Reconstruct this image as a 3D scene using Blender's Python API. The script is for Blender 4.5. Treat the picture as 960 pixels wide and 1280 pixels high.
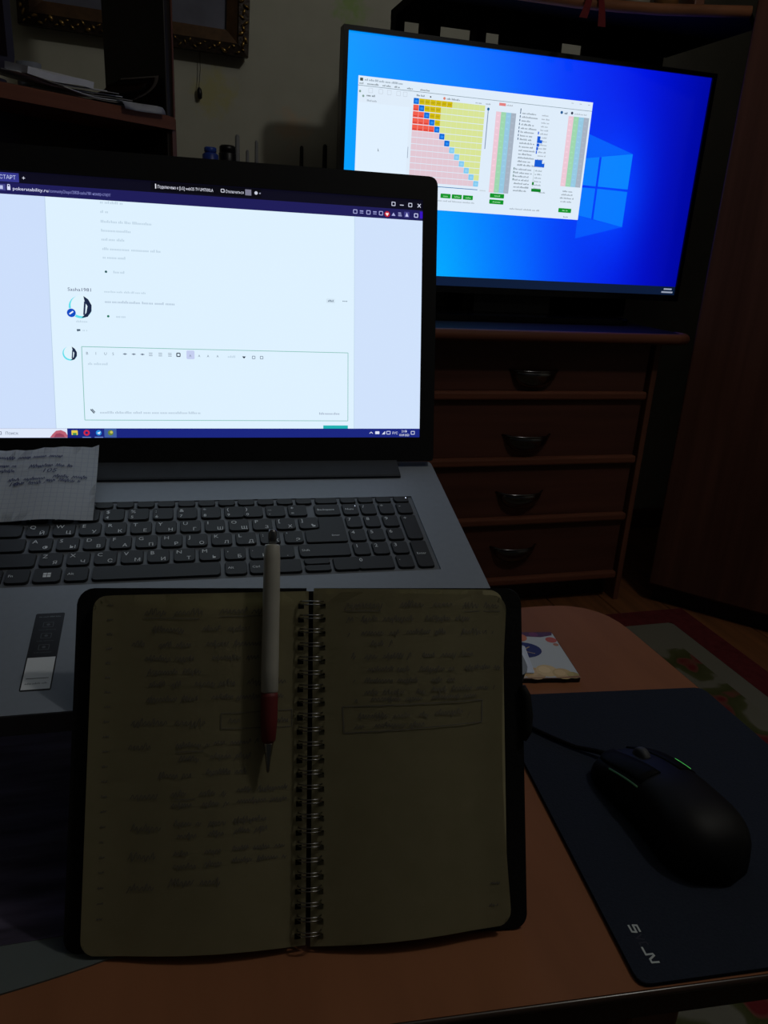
import bpy, bmesh, math, random
from mathutils import Vector, Matrix, Euler
R = math.radians
for o in list(bpy.data.objects):
    bpy.data.objects.remove(o)
S = bpy.context.scene
C = S.collection
EYE = 0.932                                     # camera height above the floor
TOP = 0.532                                     # table top height

# ------------------------------------------------------------------ camera
cd = bpy.data.cameras.new('camera'); cam = bpy.data.objects.new('camera', cd); C.objects.link(cam)
cd.sensor_fit = 'VERTICAL'; cd.sensor_height = 32.0; cd.lens = 970.0 / 1280.0 * 32.0
cd.clip_start = 0.02
yaw, pit, rol = R(16.7074), R(19.6187), R(3.4223)
fwd = Vector((math.sin(yaw) * math.cos(pit), math.cos(yaw) * math.cos(pit), -math.sin(pit)))
rgt = Vector((math.cos(yaw), -math.sin(yaw), 0)); upv = rgt.cross(fwd)
r2 = math.cos(rol) * rgt + math.sin(rol) * upv
u2 = -math.sin(rol) * rgt + math.cos(rol) * upv
m = Matrix((r2, u2, -fwd)).transposed().to_4x4(); m.translation = (0, 0, EYE)
cam.matrix_world = m
S.camera = cam

# ------------------------------------------------------------------ world, lamp, exposure
w = bpy.data.worlds.new('night'); S.world = w; w.use_nodes = True
w.node_tree.nodes['Background'].inputs[0].default_value = (0.85, 0.95, 1.0, 1)
w.node_tree.nodes['Background'].inputs[1].default_value = 0.012
ld = bpy.data.lights.new('dim_ceiling_lamp', 'POINT'); ld.energy = 11.0; ld.shadow_soft_size = 0.05
ld.color = (1.0, 0.97, 0.91)
lamp = bpy.data.objects.new('dim_ceiling_lamp', ld); C.objects.link(lamp); lamp.location = (1.05, 0.33, 2.25)
S.view_settings.view_transform = 'Standard'; S.view_settings.look = 'None'
S.view_settings.exposure = 0.0; S.view_settings.gamma = 1.0; S.view_settings.use_curve_mapping = False

# ------------------------------------------------------------------ helpers
def lin(c):
    f = lambda v: v / 12.92 if v <= 0.04045 else ((v + 0.055) / 1.055) ** 2.4
    return tuple(f(v / 255.0) for v in c)

MATS = {}
def mat(name, rgb, rough=0.6, metal=0.0, vary=0.12, scale=40.0, spec=0.4, bump=0.0, stretch=(1, 1, 1), coat=0.0):
    """procedural material: base colour broken up by noise (grain), optional relief"""
    if name in MATS: return MATS[name]
    mt = bpy.data.materials.new(name); mt.use_nodes = True; nt = mt.node_tree; N = nt.nodes; L = nt.links
    b = N['Principled BSDF']
    b.inputs['Roughness'].default_value = rough; b.inputs['Metallic'].default_value = metal
    b.inputs['Specular IOR Level'].default_value = spec; b.inputs['Coat Weight'].default_value = coat
    tc = N.new('ShaderNodeTexCoord'); mp = N.new('ShaderNodeMapping'); mp.inputs['Scale'].default_value = stretch
    L.new(tc.outputs['Object'], mp.inputs['Vector'])
    nz = N.new('ShaderNodeTexNoise'); nz.inputs['Scale'].default_value = scale; nz.inputs['Detail'].default_value = 4
    L.new(mp.outputs[0], nz.inputs['Vector'])
    rp = N.new('ShaderNodeValToRGB'); c = lin(rgb)
    rp.color_ramp.elements[0].position = 0.3; rp.color_ramp.elements[1].position = 0.7
    rp.color_ramp.elements[0].color = tuple(v * (1 - vary) for v in c) + (1,)
    rp.color_ramp.elements[1].color = tuple(min(1, v * (1 + vary)) for v in c) + (1,)
    L.new(nz.outputs['Fac'], rp.inputs[0]); L.new(rp.outputs[0], b.inputs['Base Color'])
    if bump:
        bp = N.new('ShaderNodeBump'); bp.inputs['Strength'].default_value = bump; bp.inputs['Distance'].default_value = 0.002
        L.new(nz.outputs['Fac'], bp.inputs['Height']); L.new(bp.outputs[0], b.inputs['Normal'])
    MATS[name] = mt
    return mt

def wood(name, rgb, rough=0.45, vary=0.3, stretch=(3, 40, 40), spec=0.4):
    return mat(name, rgb, rough, 0, vary, 1.0, spec, 0.05, stretch)

def obj(name, bm, mt, parent=None, smooth=False, loc=None, rot=None):
    me = bpy.data.meshes.new(name)
    bmesh.ops.recalc_face_normals(bm, faces=bm.faces)
    bm.to_mesh(me); bm.free()
    if smooth:
        me.polygons.foreach_set('use_smooth', [True] * len(me.polygons))
    return link(name, me, mt, parent, loc, rot)

def link(name, me, mt, parent=None, loc=None, rot=None):
    if mt is not None and len(me.materials) == 0: me.materials.append(mt)
    o = bpy.data.objects.new(name, me); C.objects.link(o)
    if parent is not None: o.parent = parent
    if loc is not None: o.location = loc
    if rot is not None: o.rotation_euler = rot
    return o

def tag(o, label, cat, group=None):
    o['label'] = label; o['category'] = cat
    if group: o['group'] = group
    return o

def thing(name, label, cat, loc=(0, 0, 0), rot=(0, 0, 0), group=None):
    o = bpy.data.objects.new(name, None); C.objects.link(o); o.empty_display_size = 0.05
    o.location = loc; o.rotation_euler = rot
    return tag(o, label, cat, group)

def struct(o):
    o['kind'] = 'structure'; return o

def box(bm, x0, y0, z0, x1, y1, z1, bev=0.0, seg=2):
    r = bmesh.ops.create_cube(bm, size=1.0)
    vs = r['verts']
    bmesh.ops.scale(bm, vec=(x1 - x0, y1 - y0, z1 - z0), verts=vs)
    bmesh.ops.translate(bm, vec=((x0 + x1) / 2, (y0 + y1) / 2, (z0 + z1) / 2), verts=vs)
    if bev:
        es = list({e for v in vs for e in v.link_edges})
        bmesh.ops.bevel(bm, geom=es, offset=bev, segments=seg, affect='EDGES', profile=0.5)
    return bm

def bx(*a, **k): return box(bmesh.new(), *a, **k)

def prism(bm, pts, z0, z1, bev=0.0):
    n = len(pts)
    lo = [bm.verts.new((p[0], p[1], z0)) for p in pts]; hi = [bm.verts.new((p[0], p[1], z1)) for p in pts]
    bm.faces.new(lo[::-1]); top = bm.faces.new(hi)
    for i in range(n): bm.faces.new((lo[i], lo[(i + 1) % n], hi[(i + 1) % n], hi[i]))
    if bev:
        bmesh.ops.bevel(bm, geom=list(top.edges), offset=bev, segments=2, affect='EDGES', profile=0.5)
    return bm

def rrect(x0, y0, x1, y1, r, n=5):
    if not isinstance(r, (list, tuple)): r = [r] * 4     # order: BL BR TR TL
    out = []
    for (cx, cy, a0, q) in ((x0, y0, 180, r[0]), (x1, y0, 270, r[1]), (x1, y1, 0, r[2]), (x0, y1, 90, r[3])):
        ccx = cx + (q if cx == x0 else -q); ccy = cy + (q if cy == y0 else -q)
        if q <= 0: out.append((cx, cy)); continue
        for i in range(n + 1):
            a = R(a0 + 90 * i / n); out.append((ccx + q * math.cos(a), ccy + q * math.sin(a)))
    return out

def rounded(poly, rad, n=5):
    """round the corners of a polygon; rad per vertex"""
    out = []; k = len(poly)
    for i in range(k):
        p0, p, p1 = Vector(poly[i - 1]), Vector(poly[i]), Vector(poly[(i + 1) % k]); r = rad[i]
        if r <= 0: out.append(tuple(p)); continue
        a = p + (p0 - p).normalized() * r; b = p + (p1 - p).normalized() * r
        for j in range(n + 1):
            t = j / n; q = a * (1 - t) ** 2 + p * 2 * t * (1 - t) + b * t * t; out.append(tuple(q))
    return out

def tube(bm, pts, rad, seg=8, caps=True):
    pts = [Vector(p) for p in pts]; rads = rad if isinstance(rad, (list, tuple)) else [rad] * len(pts)
    rings = []; prev = None
    for i, p in enumerate(pts):
        d = (pts[min(i + 1, len(pts) - 1)] - pts[max(i - 1, 0)]).normalized()
        if prev is None:
            a = d.cross(Vector((0, 0, 1)) if abs(d.z) < 0.9 else Vector((1, 0, 0))).normalized()
        else:
            a = (prev - d * prev.dot(d)).normalized()
        prev = a; b = d.cross(a)
        rings.append([bm.verts.new(p + (a * math.cos(2 * math.pi * k / seg) + b * math.sin(2 * math.pi * k / seg)) * rads[i]) for k in range(seg)])
    for i in range(len(rings) - 1):
        for k in range(seg):
            bm.faces.new((rings[i][k], rings[i][(k + 1) % seg], rings[i + 1][(k + 1) % seg], rings[i + 1][k]))
    if caps:
        bm.faces.new(rings[0][::-1]); bm.faces.new(rings[-1])
    return bm

def lathe(bm, prof, seg=20, axis='z'):
    rings = []
    for (r, h) in prof:
        rings.append([bm.verts.new((r * math.cos(2 * math.pi * k / seg), r * math.sin(2 * math.pi * k / seg), h)) for k in range(seg)])
    for i in range(len(rings) - 1):
        for k in range(seg):
            bm.faces.new((rings[i][k], rings[i][(k + 1) % seg], rings[i + 1][(k + 1) % seg], rings[i + 1][k]))
    bm.faces.new(rings[0][::-1]); bm.faces.new(rings[-1])
    return bm

def arc(p0, p1, p2, n=8):
    p0, p1, p2 = Vector(p0), Vector(p1), Vector(p2)
    return [p0 * (1 - t) ** 2 + p1 * 2 * t * (1 - t) + p2 * t * t for t in [i / n for i in range(n + 1)]]

# text turned into flat polygons, cached
GL = {}
def glyphs(s):
    if s in GL: return GL[s]
    cu = bpy.data.curves.new('text', 'FONT'); cu.body = s; cu.size = 1.0; cu.resolution_u = 2; cu.fill_mode = 'FRONT'
    o = bpy.data.objects.new('text', cu); C.objects.link(o)
    dg = bpy.context.evaluated_depsgraph_get(); dg.update()
    ev = o.evaluated_get(dg); me = ev.to_mesh()
    GL[s] = ([(v.co.x, v.co.y) for v in me.vertices], [tuple(p.vertices) for p in me.polygons])
    ev.to_mesh_clear(); bpy.data.objects.remove(o); bpy.data.curves.remove(cu)
    return GL[s]

def put_text(bm, s, x, y, h, z, width=None, shear=0.0):
    vs, fs = glyphs(s)
    if not vs: return
    wd = max(v[0] for v in vs); kx = h if width is None else width / wd
    nv = [bm.verts.new((x + kx * v[0] + shear * h * v[1], y + h * v[1], z)) for v in vs]
    for f in fs:
        try: bm.faces.new([nv[i] for i in f])
        except ValueError: pass

class Print:
    """flat print of a screen or label: coloured polygons in one mesh, colour per vertex"""
    def __init__(s, unit=0.001): s.v = []; s.f = []; s.c = []; s.u = unit; s.z = 0.00005
    def poly(s, pts, col, lay=1):
        b = len(s.v); cl = lin(col) + (1,)
        for p in pts: s.v.append((p[0] * s.u, p[1] * s.u, lay * s.z)); s.c.append(cl)
        s.f.append(tuple(range(b, b + len(pts))))
    def rect(s, x0, y0, x1, y1, col, lay=1, r=0):
        s.poly(rrect(x0, y0, x1, y1, r, 3) if r else [(x0, y0), (x1, y0), (x1, y1), (x0, y1)], col, lay)
    def disc(s, x, y, r, col, lay=1, a0=0, a1=360, n=20):
        s.poly([(x + r * math.cos(R(a0 + (a1 - a0) * i / n)), y + r * math.sin(R(a0 + (a1 - a0) * i / n))) for i in range(n)], col, lay)
    def line(s, x0, y0, x1, y1, wd, col, lay=1):
        d = Vector((x1 - x0, y1 - y0)); n = Vector((-d.y, d.x)).normalized() * wd / 2
        s.poly([(x0 + n.x, y0 + n.y), (x0 - n.x, y0 - n.y), (x1 - n.x, y1 - n.y), (x1 + n.x, y1 + n.y)], col, lay)
    def frame(s, x0, y0, x1, y1, wd, col, lay=1):
        s.line(x0, y0, x1, y0, wd, col, lay); s.line(x0, y1, x1, y1, wd, col, lay)
        s.line(x0, y0, x0, y1, wd, col, lay); s.line(x1, y0, x1, y1, wd, col, lay)
    def text(s, t, x, y, h, col, lay=2, width=None):
        vs, fs = glyphs(t)
        if not vs: return
        wd = max(v[0] for v in vs); kx = h if width is None else width / wd
        b = len(s.v); cl = lin(col) + (1,)
        for v in vs: s.v.append(((x + kx * v[0]) * s.u, (y + h * v[1]) * s.u, lay * s.z)); s.c.append(cl)
        for f in fs: s.f.append(tuple(b + i for i in f))
    def blur(s, x0, x1, y, h, col, lay=2, seed=1):
        """a line of type too small to read: little word bars"""
        rn = random.Random(seed); x = x0
        while x < x1 - h * 0.3:
            wl = min(x1 - x, h * rn.uniform(1.0, 3.6)); q = x
            while q < x + wl - h * .1:
                hh = h * rn.choice((0.62, 0.62, 0.62, 0.95)); s.rect(q, y, q + h * .38, y + hh, col, lay); q += h * .56
            x += wl + h * 0.5
    def build(s, name, mt, parent, loc=None, rot=None):
        me = bpy.data.meshes.new(name); me.from_pydata(s.v, [], s.f)
        at = me.color_attributes.new('Col', 'FLOAT_COLOR', 'POINT')
        at.data.foreach_set('color', [q for c in s.c for q in c])
        return link(name, me, mt, parent, loc, rot)

def screen_mat(name, strength):
    mt = bpy.data.materials.new(name); mt.use_nodes = True; nt = mt.node_tree; b = nt.nodes['Principled BSDF']
    a = nt.nodes.new('ShaderNodeAttribute'); a.attribute_name = 'Col'
    b.inputs['Base Color'].default_value = (0.01, 0.01, 0.012, 1); b.inputs['Roughness'].default_value = 0.35
    nt.links.new(a.outputs['Color'], b.inputs['Emission Color']); b.inputs['Emission Strength'].default_value = strength
    return mt
def print_mat(name, rough=0.6):
    mt = bpy.data.materials.new(name); mt.use_nodes = True; nt = mt.node_tree; b = nt.nodes['Principled BSDF']
    a = nt.nodes.new('ShaderNodeAttribute'); a.attribute_name = 'Col'
    nt.links.new(a.outputs['Color'], b.inputs['Base Color']); b.inputs['Roughness'].default_value = rough
    return mt

# all type is turned into outlines now, while the scene is still small
LAT = ['QWERTYUIOP', 'ASDFGHJKL', 'ZXCVBNM']
CYR = ['ЙЦУКЕНГШЩЗХЪ', 'ФЫВАПРОЛДЖЭ', 'ЯЧСМИТЬБЮ']
for s_ in set(''.join(LAT + CYR) + '1234567890-=[];\'/,.!@#$%&*()+_?:«»BIUSA'): glyphs(s_)

M_SCREEN = screen_mat('laptop_screen_light', 1.0)
M_TV = screen_mat('television_screen_light', 1.0)
M_PRINT = print_mat('printed_ink', 0.55)

# ================================================================== the setting
YW = 2.25
def wallpaper():
    mt = bpy.data.materials.new('floral_wallpaper'); mt.use_nodes = True; nt = mt.node_tree; N = nt.nodes; L = nt.links
    b = N['Principled BSDF']; b.inputs['Roughness'].default_value = 0.75
    tc = N.new('ShaderNodeTexCoord')
    nz = N.new('ShaderNodeTexNoise'); nz.inputs['Scale'].default_value = 14; nz.inputs['Detail'].default_value = 6
    L.new(tc.outputs['Object'], nz.inputs['Vector'])
    base = N.new('ShaderNodeValToRGB'); base.color_ramp.elements[0].color = lin((176, 176, 160)) + (1,)
    base.color_ramp.elements[1].color = lin((198, 197, 182)) + (1,); L.new(nz.outputs['Fac'], base.inputs[0])
    # scattered flower sprays: soft blobs whose outline is broken up by noise
    dist = N.new('ShaderNodeTexNoise'); dist.inputs['Scale'].default_value = 38; dist.inputs['Detail'].default_value = 3
    L.new(tc.outputs['Object'], dist.inputs['Vector'])
    prev = base.outputs[0]
    for (x, z, r, col) in ((0.159, 1.248, 0.085, (190, 184, 120)), (0.36, 1.183, 0.075, (205, 180, 150)),
                           (0.509, 1.477, 0.075, (150, 190, 90)), (-0.25, 1.2, 0.08, (190, 184, 120)), (0.3, 1.62, 0.08, (190, 184, 130)),
                           (-0.8, 1.5, 0.09, (190, 184, 120)), (-0.6, 0.9, 0.09, (150, 190, 90)), (0.1, 0.8, 0.09, (205, 180, 150)),
                           (0.85, 1.75, 0.09, (190, 184, 120)), (-0.2, 1.9, 0.09, (150, 190, 90)), (1.2, 2.0, 0.09, (205, 180, 150))):
        sub = N.new('ShaderNodeVectorMath'); sub.operation = 'DISTANCE'; sub.inputs[1].default_value = (x, 0, z)
        L.new(tc.outputs['Object'], sub.inputs[0])
        add = N.new('ShaderNodeMath'); add.operation = 'MULTIPLY_ADD'; add.inputs[1].default_value = 0.13; L.new(dist.outputs['Fac'], add.inputs[0]); L.new(sub.outputs['Value'], add.inputs[2])
        rm = N.new('ShaderNodeMapRange'); rm.inputs['From Min'].default_value = r; rm.inputs['From Max'].default_value = r + 0.045
        rm.inputs['To Min'].default_value = 0.7; rm.inputs['To Max'].default_value = 0; L.new(add.outputs[0], rm.inputs['Value'])
        mx = N.new('ShaderNodeMixRGB'); L.new(rm.outputs[0], mx.inputs[0]); L.new(prev, mx.inputs[1]); mx.inputs[2].default_value = lin(col) + (1,)
        prev = mx.outputs[0]
    L.new(prev, b.inputs['Base Color'])
    return mt
M_WALL = mat('plain_wallpaper', (186, 186, 170), 0.8, scale=12, vary=0.05)
struct(obj('wall_back', bx(-1.8, 0, 0, 2.4, 0.06, 2.6), wallpaper(), loc=(0, YW, 0)))
struct(obj('wall_left', bx(-1.86, -1.2, 0, -1.8, YW, 2.6), M_WALL))
struct(obj('wall_right', bx(2.4, -1.2, 0, 2.46, YW, 2.6), M_WALL))
struct(obj('ceiling', bx(-1.86, -1.2, 2.6, 2.46, YW + 0.06, 2.66), mat('ceiling_paint', (205, 203, 196), 0.9)))
fl = struct(obj('floor', bx(-1.86, -1.2, -0.06, 2.46, YW + 0.06, -0.012), mat('subfloor', (70, 45, 25), 0.8)))
M_PLANK = wood('floor_board_wood', (120, 76, 44), 0.5, 0.25, (40, 2, 40))
pm = None
for i in range(27):                                     # painted floor boards running away from the viewer
    x = -1.86 + i * 0.16
    if pm is None:
        o = obj('floor_board', bx(0, -1.2, -0.012, 0.157, YW, 0, bev=0.002, seg=1), M_PLANK, fl, loc=(x, 0, 0)); pm = o.data
    else:
        link('floor_board', pm, None, fl, (x, 0, 0))
struct(obj('baseboard_back', bx(-1.8, YW - 0.018, 0, 2.4, YW, 0.07, bev=0.004), wood('baseboard_wood', (96, 48, 26))))

# ------------------------------------------------------------------ rug
def rug_mat():
    mt = bpy.data.materials.new('floral_rug'); mt.use_nodes = True; nt = mt.node_tree; N = nt.nodes; L = nt.links
    b = N['Principled BSDF']; b.inputs['Roughness'].default_value = 0.95; b.inputs['Specular IOR Level'].default_value = 0.1
    tc = N.new('ShaderNodeTexCoord')
    nz = N.new('ShaderNodeTexNoise'); nz.inputs['Scale'].default_value = 9; nz.inputs['Detail'].default_value = 2; L.new(tc.outputs['Object'], nz.inputs['Vector'])
    rp = N.new('ShaderNodeValToRGB'); e = rp.color_ramp.elements
    e[0].position = 0.0; e[0].color = lin((112, 42, 42)) + (1,); e[1].position = 1.0; e[1].color = lin((112, 110, 96)) + (1,)
    for p, c in ((0.38, (104, 36, 38)), (0.42, (110, 66, 56)), (0.45, (66, 70, 38)), (0.54, (78, 80, 50)), (0.58, (112, 110, 96))):
        q = e.new(p); q.color = lin(c) + (1,)
    L.new(nz.outputs['Fac'], rp.inputs[0])
    # plain pale band just inside the red border
    sx = N.new('ShaderNodeSeparateXYZ'); L.new(tc.outputs['Object'], sx.inputs[0])
    def edge(sock, lim):
        a = N.new('ShaderNodeMath'); a.operation = 'ABSOLUTE'; L.new(sock, a.inputs[0])
        g = N.new('ShaderNodeMath'); g.operation = 'GREATER_THAN'; L.new(a.outputs[0], g.inputs[0]); g.inputs[1].default_value = lim
        return g.outputs[0]
    mx = N.new('ShaderNodeMath'); mx.operation = 'MAXIMUM'; L.new(edge(sx.outputs[0], 0.81), mx.inputs[0]); L.new(edge(sx.outputs[1], 1.02), mx.inputs[1])
    mc = N.new('ShaderNodeMixRGB'); L.new(mx.outputs[0], mc.inputs[0]); L.new(rp.outputs[0], mc.inputs[1]); mc.inputs[2].default_value = lin((114, 112, 100)) + (1,)
    fz = N.new('ShaderNodeTexNoise'); fz.inputs['Scale'].default_value = 400; L.new(tc.outputs['Object'], fz.inputs['Vector'])
    bp = N.new('ShaderNodeBump'); bp.inputs['Strength'].default_value = 0.4; bp.inputs['Distance'].default_value = 0.002
    L.new(fz.outputs['Fac'], bp.inputs['Height']); L.new(bp.outputs[0], b.inputs['Normal'])
    L.new(mc.outputs[0], b.inputs['Base Color'])
    return mt
rg = thing('floor_rug', 'flowered rug with red border and pale field on the floor', 'rug', (0.415, 0.41, 0))
bm = bmesh.new(); prism(bm, rrect(-0.865, -1.145, 0.865, 1.145, 0.01), 0, 0.008, 0.002)
obj('field', bm, rug_mat(), rg)
bm = bmesh.new()
for (a, b_, c_, d_) in ((-0.945, -1.215, 0.945, -1.145), (-0.945, 1.145, 0.945, 1.215), (-0.945, -1.145, -0.865, 1.145), (0.865, -1.145, 0.945, 1.145)):
    box(bm, a, b_, 0, c_, d_, 0.0085)
obj('border', bm, mat('red_rug_border', (92, 36, 38), 0.95, 0, 0.2, 60, 0.1, 0.3), rg)

# ================================================================== furniture along the back wall
M_DARKWOOD = wood('dark_red_wood', (84, 50, 40), 0.42, 0.25, (2, 30, 30))
M_DARKWOOD_V = wood('dark_red_wood_upright', (84, 50, 40), 0.42, 0.25, (30, 30, 2))
M_LIP = wood('lighter_red_wood_lip', (108, 66, 50), 0.55, 0.2, (3, 40, 40), spec=0.12)
M_LIP_V = wood('lighter_red_wood_lip_upright', (100, 62, 46), 0.4, 0.2, (40, 40, 3))
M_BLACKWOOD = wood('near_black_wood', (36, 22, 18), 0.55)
M_CHROME = mat('worn_chrome', (110, 110, 112), 0.2, 1.0, 0.05)

# ---- chest of drawers
ch = thing('chest_of_drawers', 'dark red-brown chest of four drawers with metal cup handles under the television', 'dresser', (0.877, 1.72, 0))
hw = 0.344
obj('side_panel', bx(hw - 0.016, 0.0, 0, hw, 0.46, 0.718, bev=0.002), M_LIP_V, ch)
obj('side_panel', bx(-hw, 0.0, 0, -hw + 0.016, 0.46, 0.718, bev=0.002), M_LIP_V, ch)
obj('back_panel', bx(-hw + 0.016, 0.44, 0.03, hw - 0.016, 0.455, 0.718), M_DARKWOOD_V, ch)
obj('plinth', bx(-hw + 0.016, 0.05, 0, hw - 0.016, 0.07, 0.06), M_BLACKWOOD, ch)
bm = bmesh.new(); prism(bm, rounded([(-0.378, 0.47), (-0.378, -0.055), (0.377, -0.055), (0.377, 0.47)], [0, 0.05, 0.05, 0]), 0.718, 0.742, 0.004)
obj('top_board', bm, mat('black_lacquer_top', (20, 16, 15), 0.7, 0, 0.1, 40, 0.1), ch)
bm = bmesh.new(); tube(bm, [(-0.378, -0.0, 0.731), (-0.374, -0.045, 0.731), (-0.34, -0.057, 0.731), (0.0, -0.057, 0.731), (0.34, -0.057, 0.731), (0.372, -0.045, 0.731), (0.378, -0.0, 0.731)], 0.0135, 10)
obj('front_moulding', bm, M_LIP, ch, True)
zt = [0.718, 0.574, 0.406, 0.246, 0.074]
hm = None
for i in range(4):
    z1, z0 = zt[i] - 0.004, zt[i + 1] + 0.002
    bm = bmesh.new(); box(bm, -0.315, 0.004, z0 + 0.016, 0.315, 0.022, z1, bev=0.002)
    dr = obj('drawer', bm, M_DARKWOOD, ch)
    obj('drawer_lip', bx(-0.317, -0.012, z0 - 0.004, 0.317, 0.022, z0 + 0.0165, bev=0.005), M_LIP, dr)
    obj('drawer_box', bx(-0.305, 0.0215, z0 + 0.02, 0.305, 0.42, z1 - 0.02), M_BLACKWOOD, dr)
    if hm is None:                                      # cup pull: half shell hanging from a straight rim
        bm = bmesh.new(); n, mm_ = 12, 6; g = []
        for a in range(n + 1):
            x = -0.058 + 0.116 * a / n; q = math.sqrt(max(0, 1 - (x / 0.0585) ** 2)); row = []
            for b_ in range(mm_ + 1):
                t = R(90 * b_ / mm_)
                row.append(bm.verts.new((x, -0.004 - 0.026 * q * math.cos(t), -0.042 * q * math.sin(t))))
            g.append(row)
        for a in range(n):
            for b_ in range(mm_): bm.faces.new((g[a][b_], g[a + 1][b_], g[a + 1][b_ + 1], g[a][b_ + 1]))
        bmesh.ops.remove_doubles(bm, verts=bm.verts, dist=1e-5)
        r = bmesh.ops.solidify(bm, geom=bm.faces[:], thickness=0.0018)
        tube(bm, [(-0.066, 0.003, 0.0005), (-0.058, -0.006, 0.0005)] + [(-0.058 + 0.116 * a / 10, -0.006 - 0.025 * math.sqrt(max(0, 1 - (2 * a / 10 - 1) ** 2)), 0.0005) for a in range(1, 10)] + [(0.058, -0.006, 0.0005), (0.066, 0.003, 0.0005)], 0.0028, 8)
        hd = obj('handle', bm, M_CHROME, dr, True, (0, 0, 0)); hm = hd.data
    else:
        hd = link('handle', hm, None, dr)
    hd.location = (0, 0.003, (0.643, 0.481, 0.331, 0.181)[i])

# ---- wall shelf above the television
sh = thing('shelf_unit', 'dark wooden shelf unit with curved front edge above the television', 'shelf', (0, 0, EYE))
front = [(0.578, 1.83), (0.919, 1.82), (1.009, 1.805), (1.105, 1.782), (1.213, 1.736), (1.285, 1.704)]
SB, SU = 2.12, 0.497
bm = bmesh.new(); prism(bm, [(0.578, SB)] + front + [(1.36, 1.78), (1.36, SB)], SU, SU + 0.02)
obj('shelf_board', bm, mat('underside_shade_black', (18, 14, 13), 0.8, 0, 0.1, 40, 0.05), sh)  # near-black colour paints in the shade under the wooden board
bm = bmesh.new(); tube(bm, [(x, y - 0.004, SU + 0.011) for x, y in front], 0.0120, 8)
obj('front_edge', bm, wood('shelf_edge_wood', (120, 78, 54), 0.6, 0.2, (3, 40, 40), spec=0.08), sh, True)
for (x0, x1) in ((0.578, 0.60), (0.65, 0.692), (0.786, 0.812)):
    obj('upright', bx(x0, SB - 0.05, -0.19, x1, SB - 0.002, SU), mat('underside_shade_black', (18, 14, 13)), sh)
obj('back_panel', bx(0.865, SB - 0.012, -0.19, 1.04, SB - 0.001, SU), mat('dull_grey_board', (46, 45, 44), 0.8, spec=0.1), sh)
obj('back_panel', bx(1.10, SB - 0.012, -0.19, 1.345, SB - 0.001, SU), MATS['dull_grey_board'], sh)
obj('divider', bx(1.19, 1.775, SU + 0.02, 1.216, 2.1, SU + 0.28, bev=0.003), M_LIP_V, sh)

def trinket(name, label, cat, prof, x, y, rgb, rough=0.4):
    t = thing(name, label, cat, (x, y, EYE + SU + 0.02)); bm = bmesh.new(); lathe(bm, prof, 16)
    return t, obj('body', bm, mat(name + '_' + '_'.join(map(str, rgb)), rgb, rough), t, True)
t, _ = trinket('glass_dish', 'low green glass dish on the shelf above the television', 'dish', [(0.012, 0), (0.02, 0.003), (0.04, 0.022), (0.042, 0.03), (0.038, 0.03), (0.02, 0.008)], 1.02, 1.87, (60, 120, 76))
obj('rim', lathe(bmesh.new(), [(0.041, 0.029), (0.0435, 0.031), (0.041, 0.034), (0.039, 0.031)], 18), mat('dish_rim', (90, 150, 110), 0.3), t, True)
t, _ = trinket('round_box', 'small pale round box with lid on the shelf above the television', 'box', [(0.03, 0), (0.032, 0.003), (0.032, 0.035), (0.03, 0.036)], 1.085, 1.85, (120, 118, 104))
obj('lid', lathe(bmesh.new(), [(0.034, 0.034), (0.034, 0.046), (0.03, 0.049), (0.004, 0.05), (0.006, 0.06)], 18), mat('box_lid', (110, 70, 46), 0.4), t, True)
t, _ = trinket('candle_jar', 'short amber jar beside the shelf divider above the television', 'jar', [(0.022, 0), (0.028, 0.004), (0.03, 0.05), (0.022, 0.06), (0.022, 0.066)], 1.15, 1.83, (110, 74, 40))
obj('cap', lathe(bmesh.new(), [(0.024, 0.064), (0.024, 0.08), (0.02, 0.082)], 16), mat('jar_cap', (60, 56, 50), 0.4), t, True)
# red ribbon hanging over the shelf edge
rb = thing('red_ribbon', 'dark red ribbon tassel hanging over the shelf edge above the television', 'ribbon', (0.952, 1.797, EYE + SU + 0.022))
for k, (dx, ln) in enumerate(((-0.012, 0.05), (0.012, 0.062))):
    bm = bmesh.new()
    for j in range(6):
        t = j / 5
        for sx in (-1, 1): bm.verts.new((dx * (1 + t) + sx * (0.006 + 0.004 * t), -0.002 - 0.004 * math.sin(3 * t), 0.006 - ln * t))
    bm.verts.ensure_lookup_table()
    for j in range(5): bm.faces.new((bm.verts[2 * j], bm.verts[2 * j + 1], bm.verts[2 * j + 3], bm.verts[2 * j + 2]))
    bmesh.ops.solidify(bm, geom=bm.faces[:], thickness=0.001)
    obj('ribbon_tail', bm, mat('red_ribbon', (130, 40, 44), 0.5), rb, True)
bm = bmesh.new(); box(bm, -0.014, -0.006, 0.0, 0.014, 0.03, 0.012, bev=0.004); obj('knot', bm, MATS['red_ribbon'], rb, True)

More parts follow.
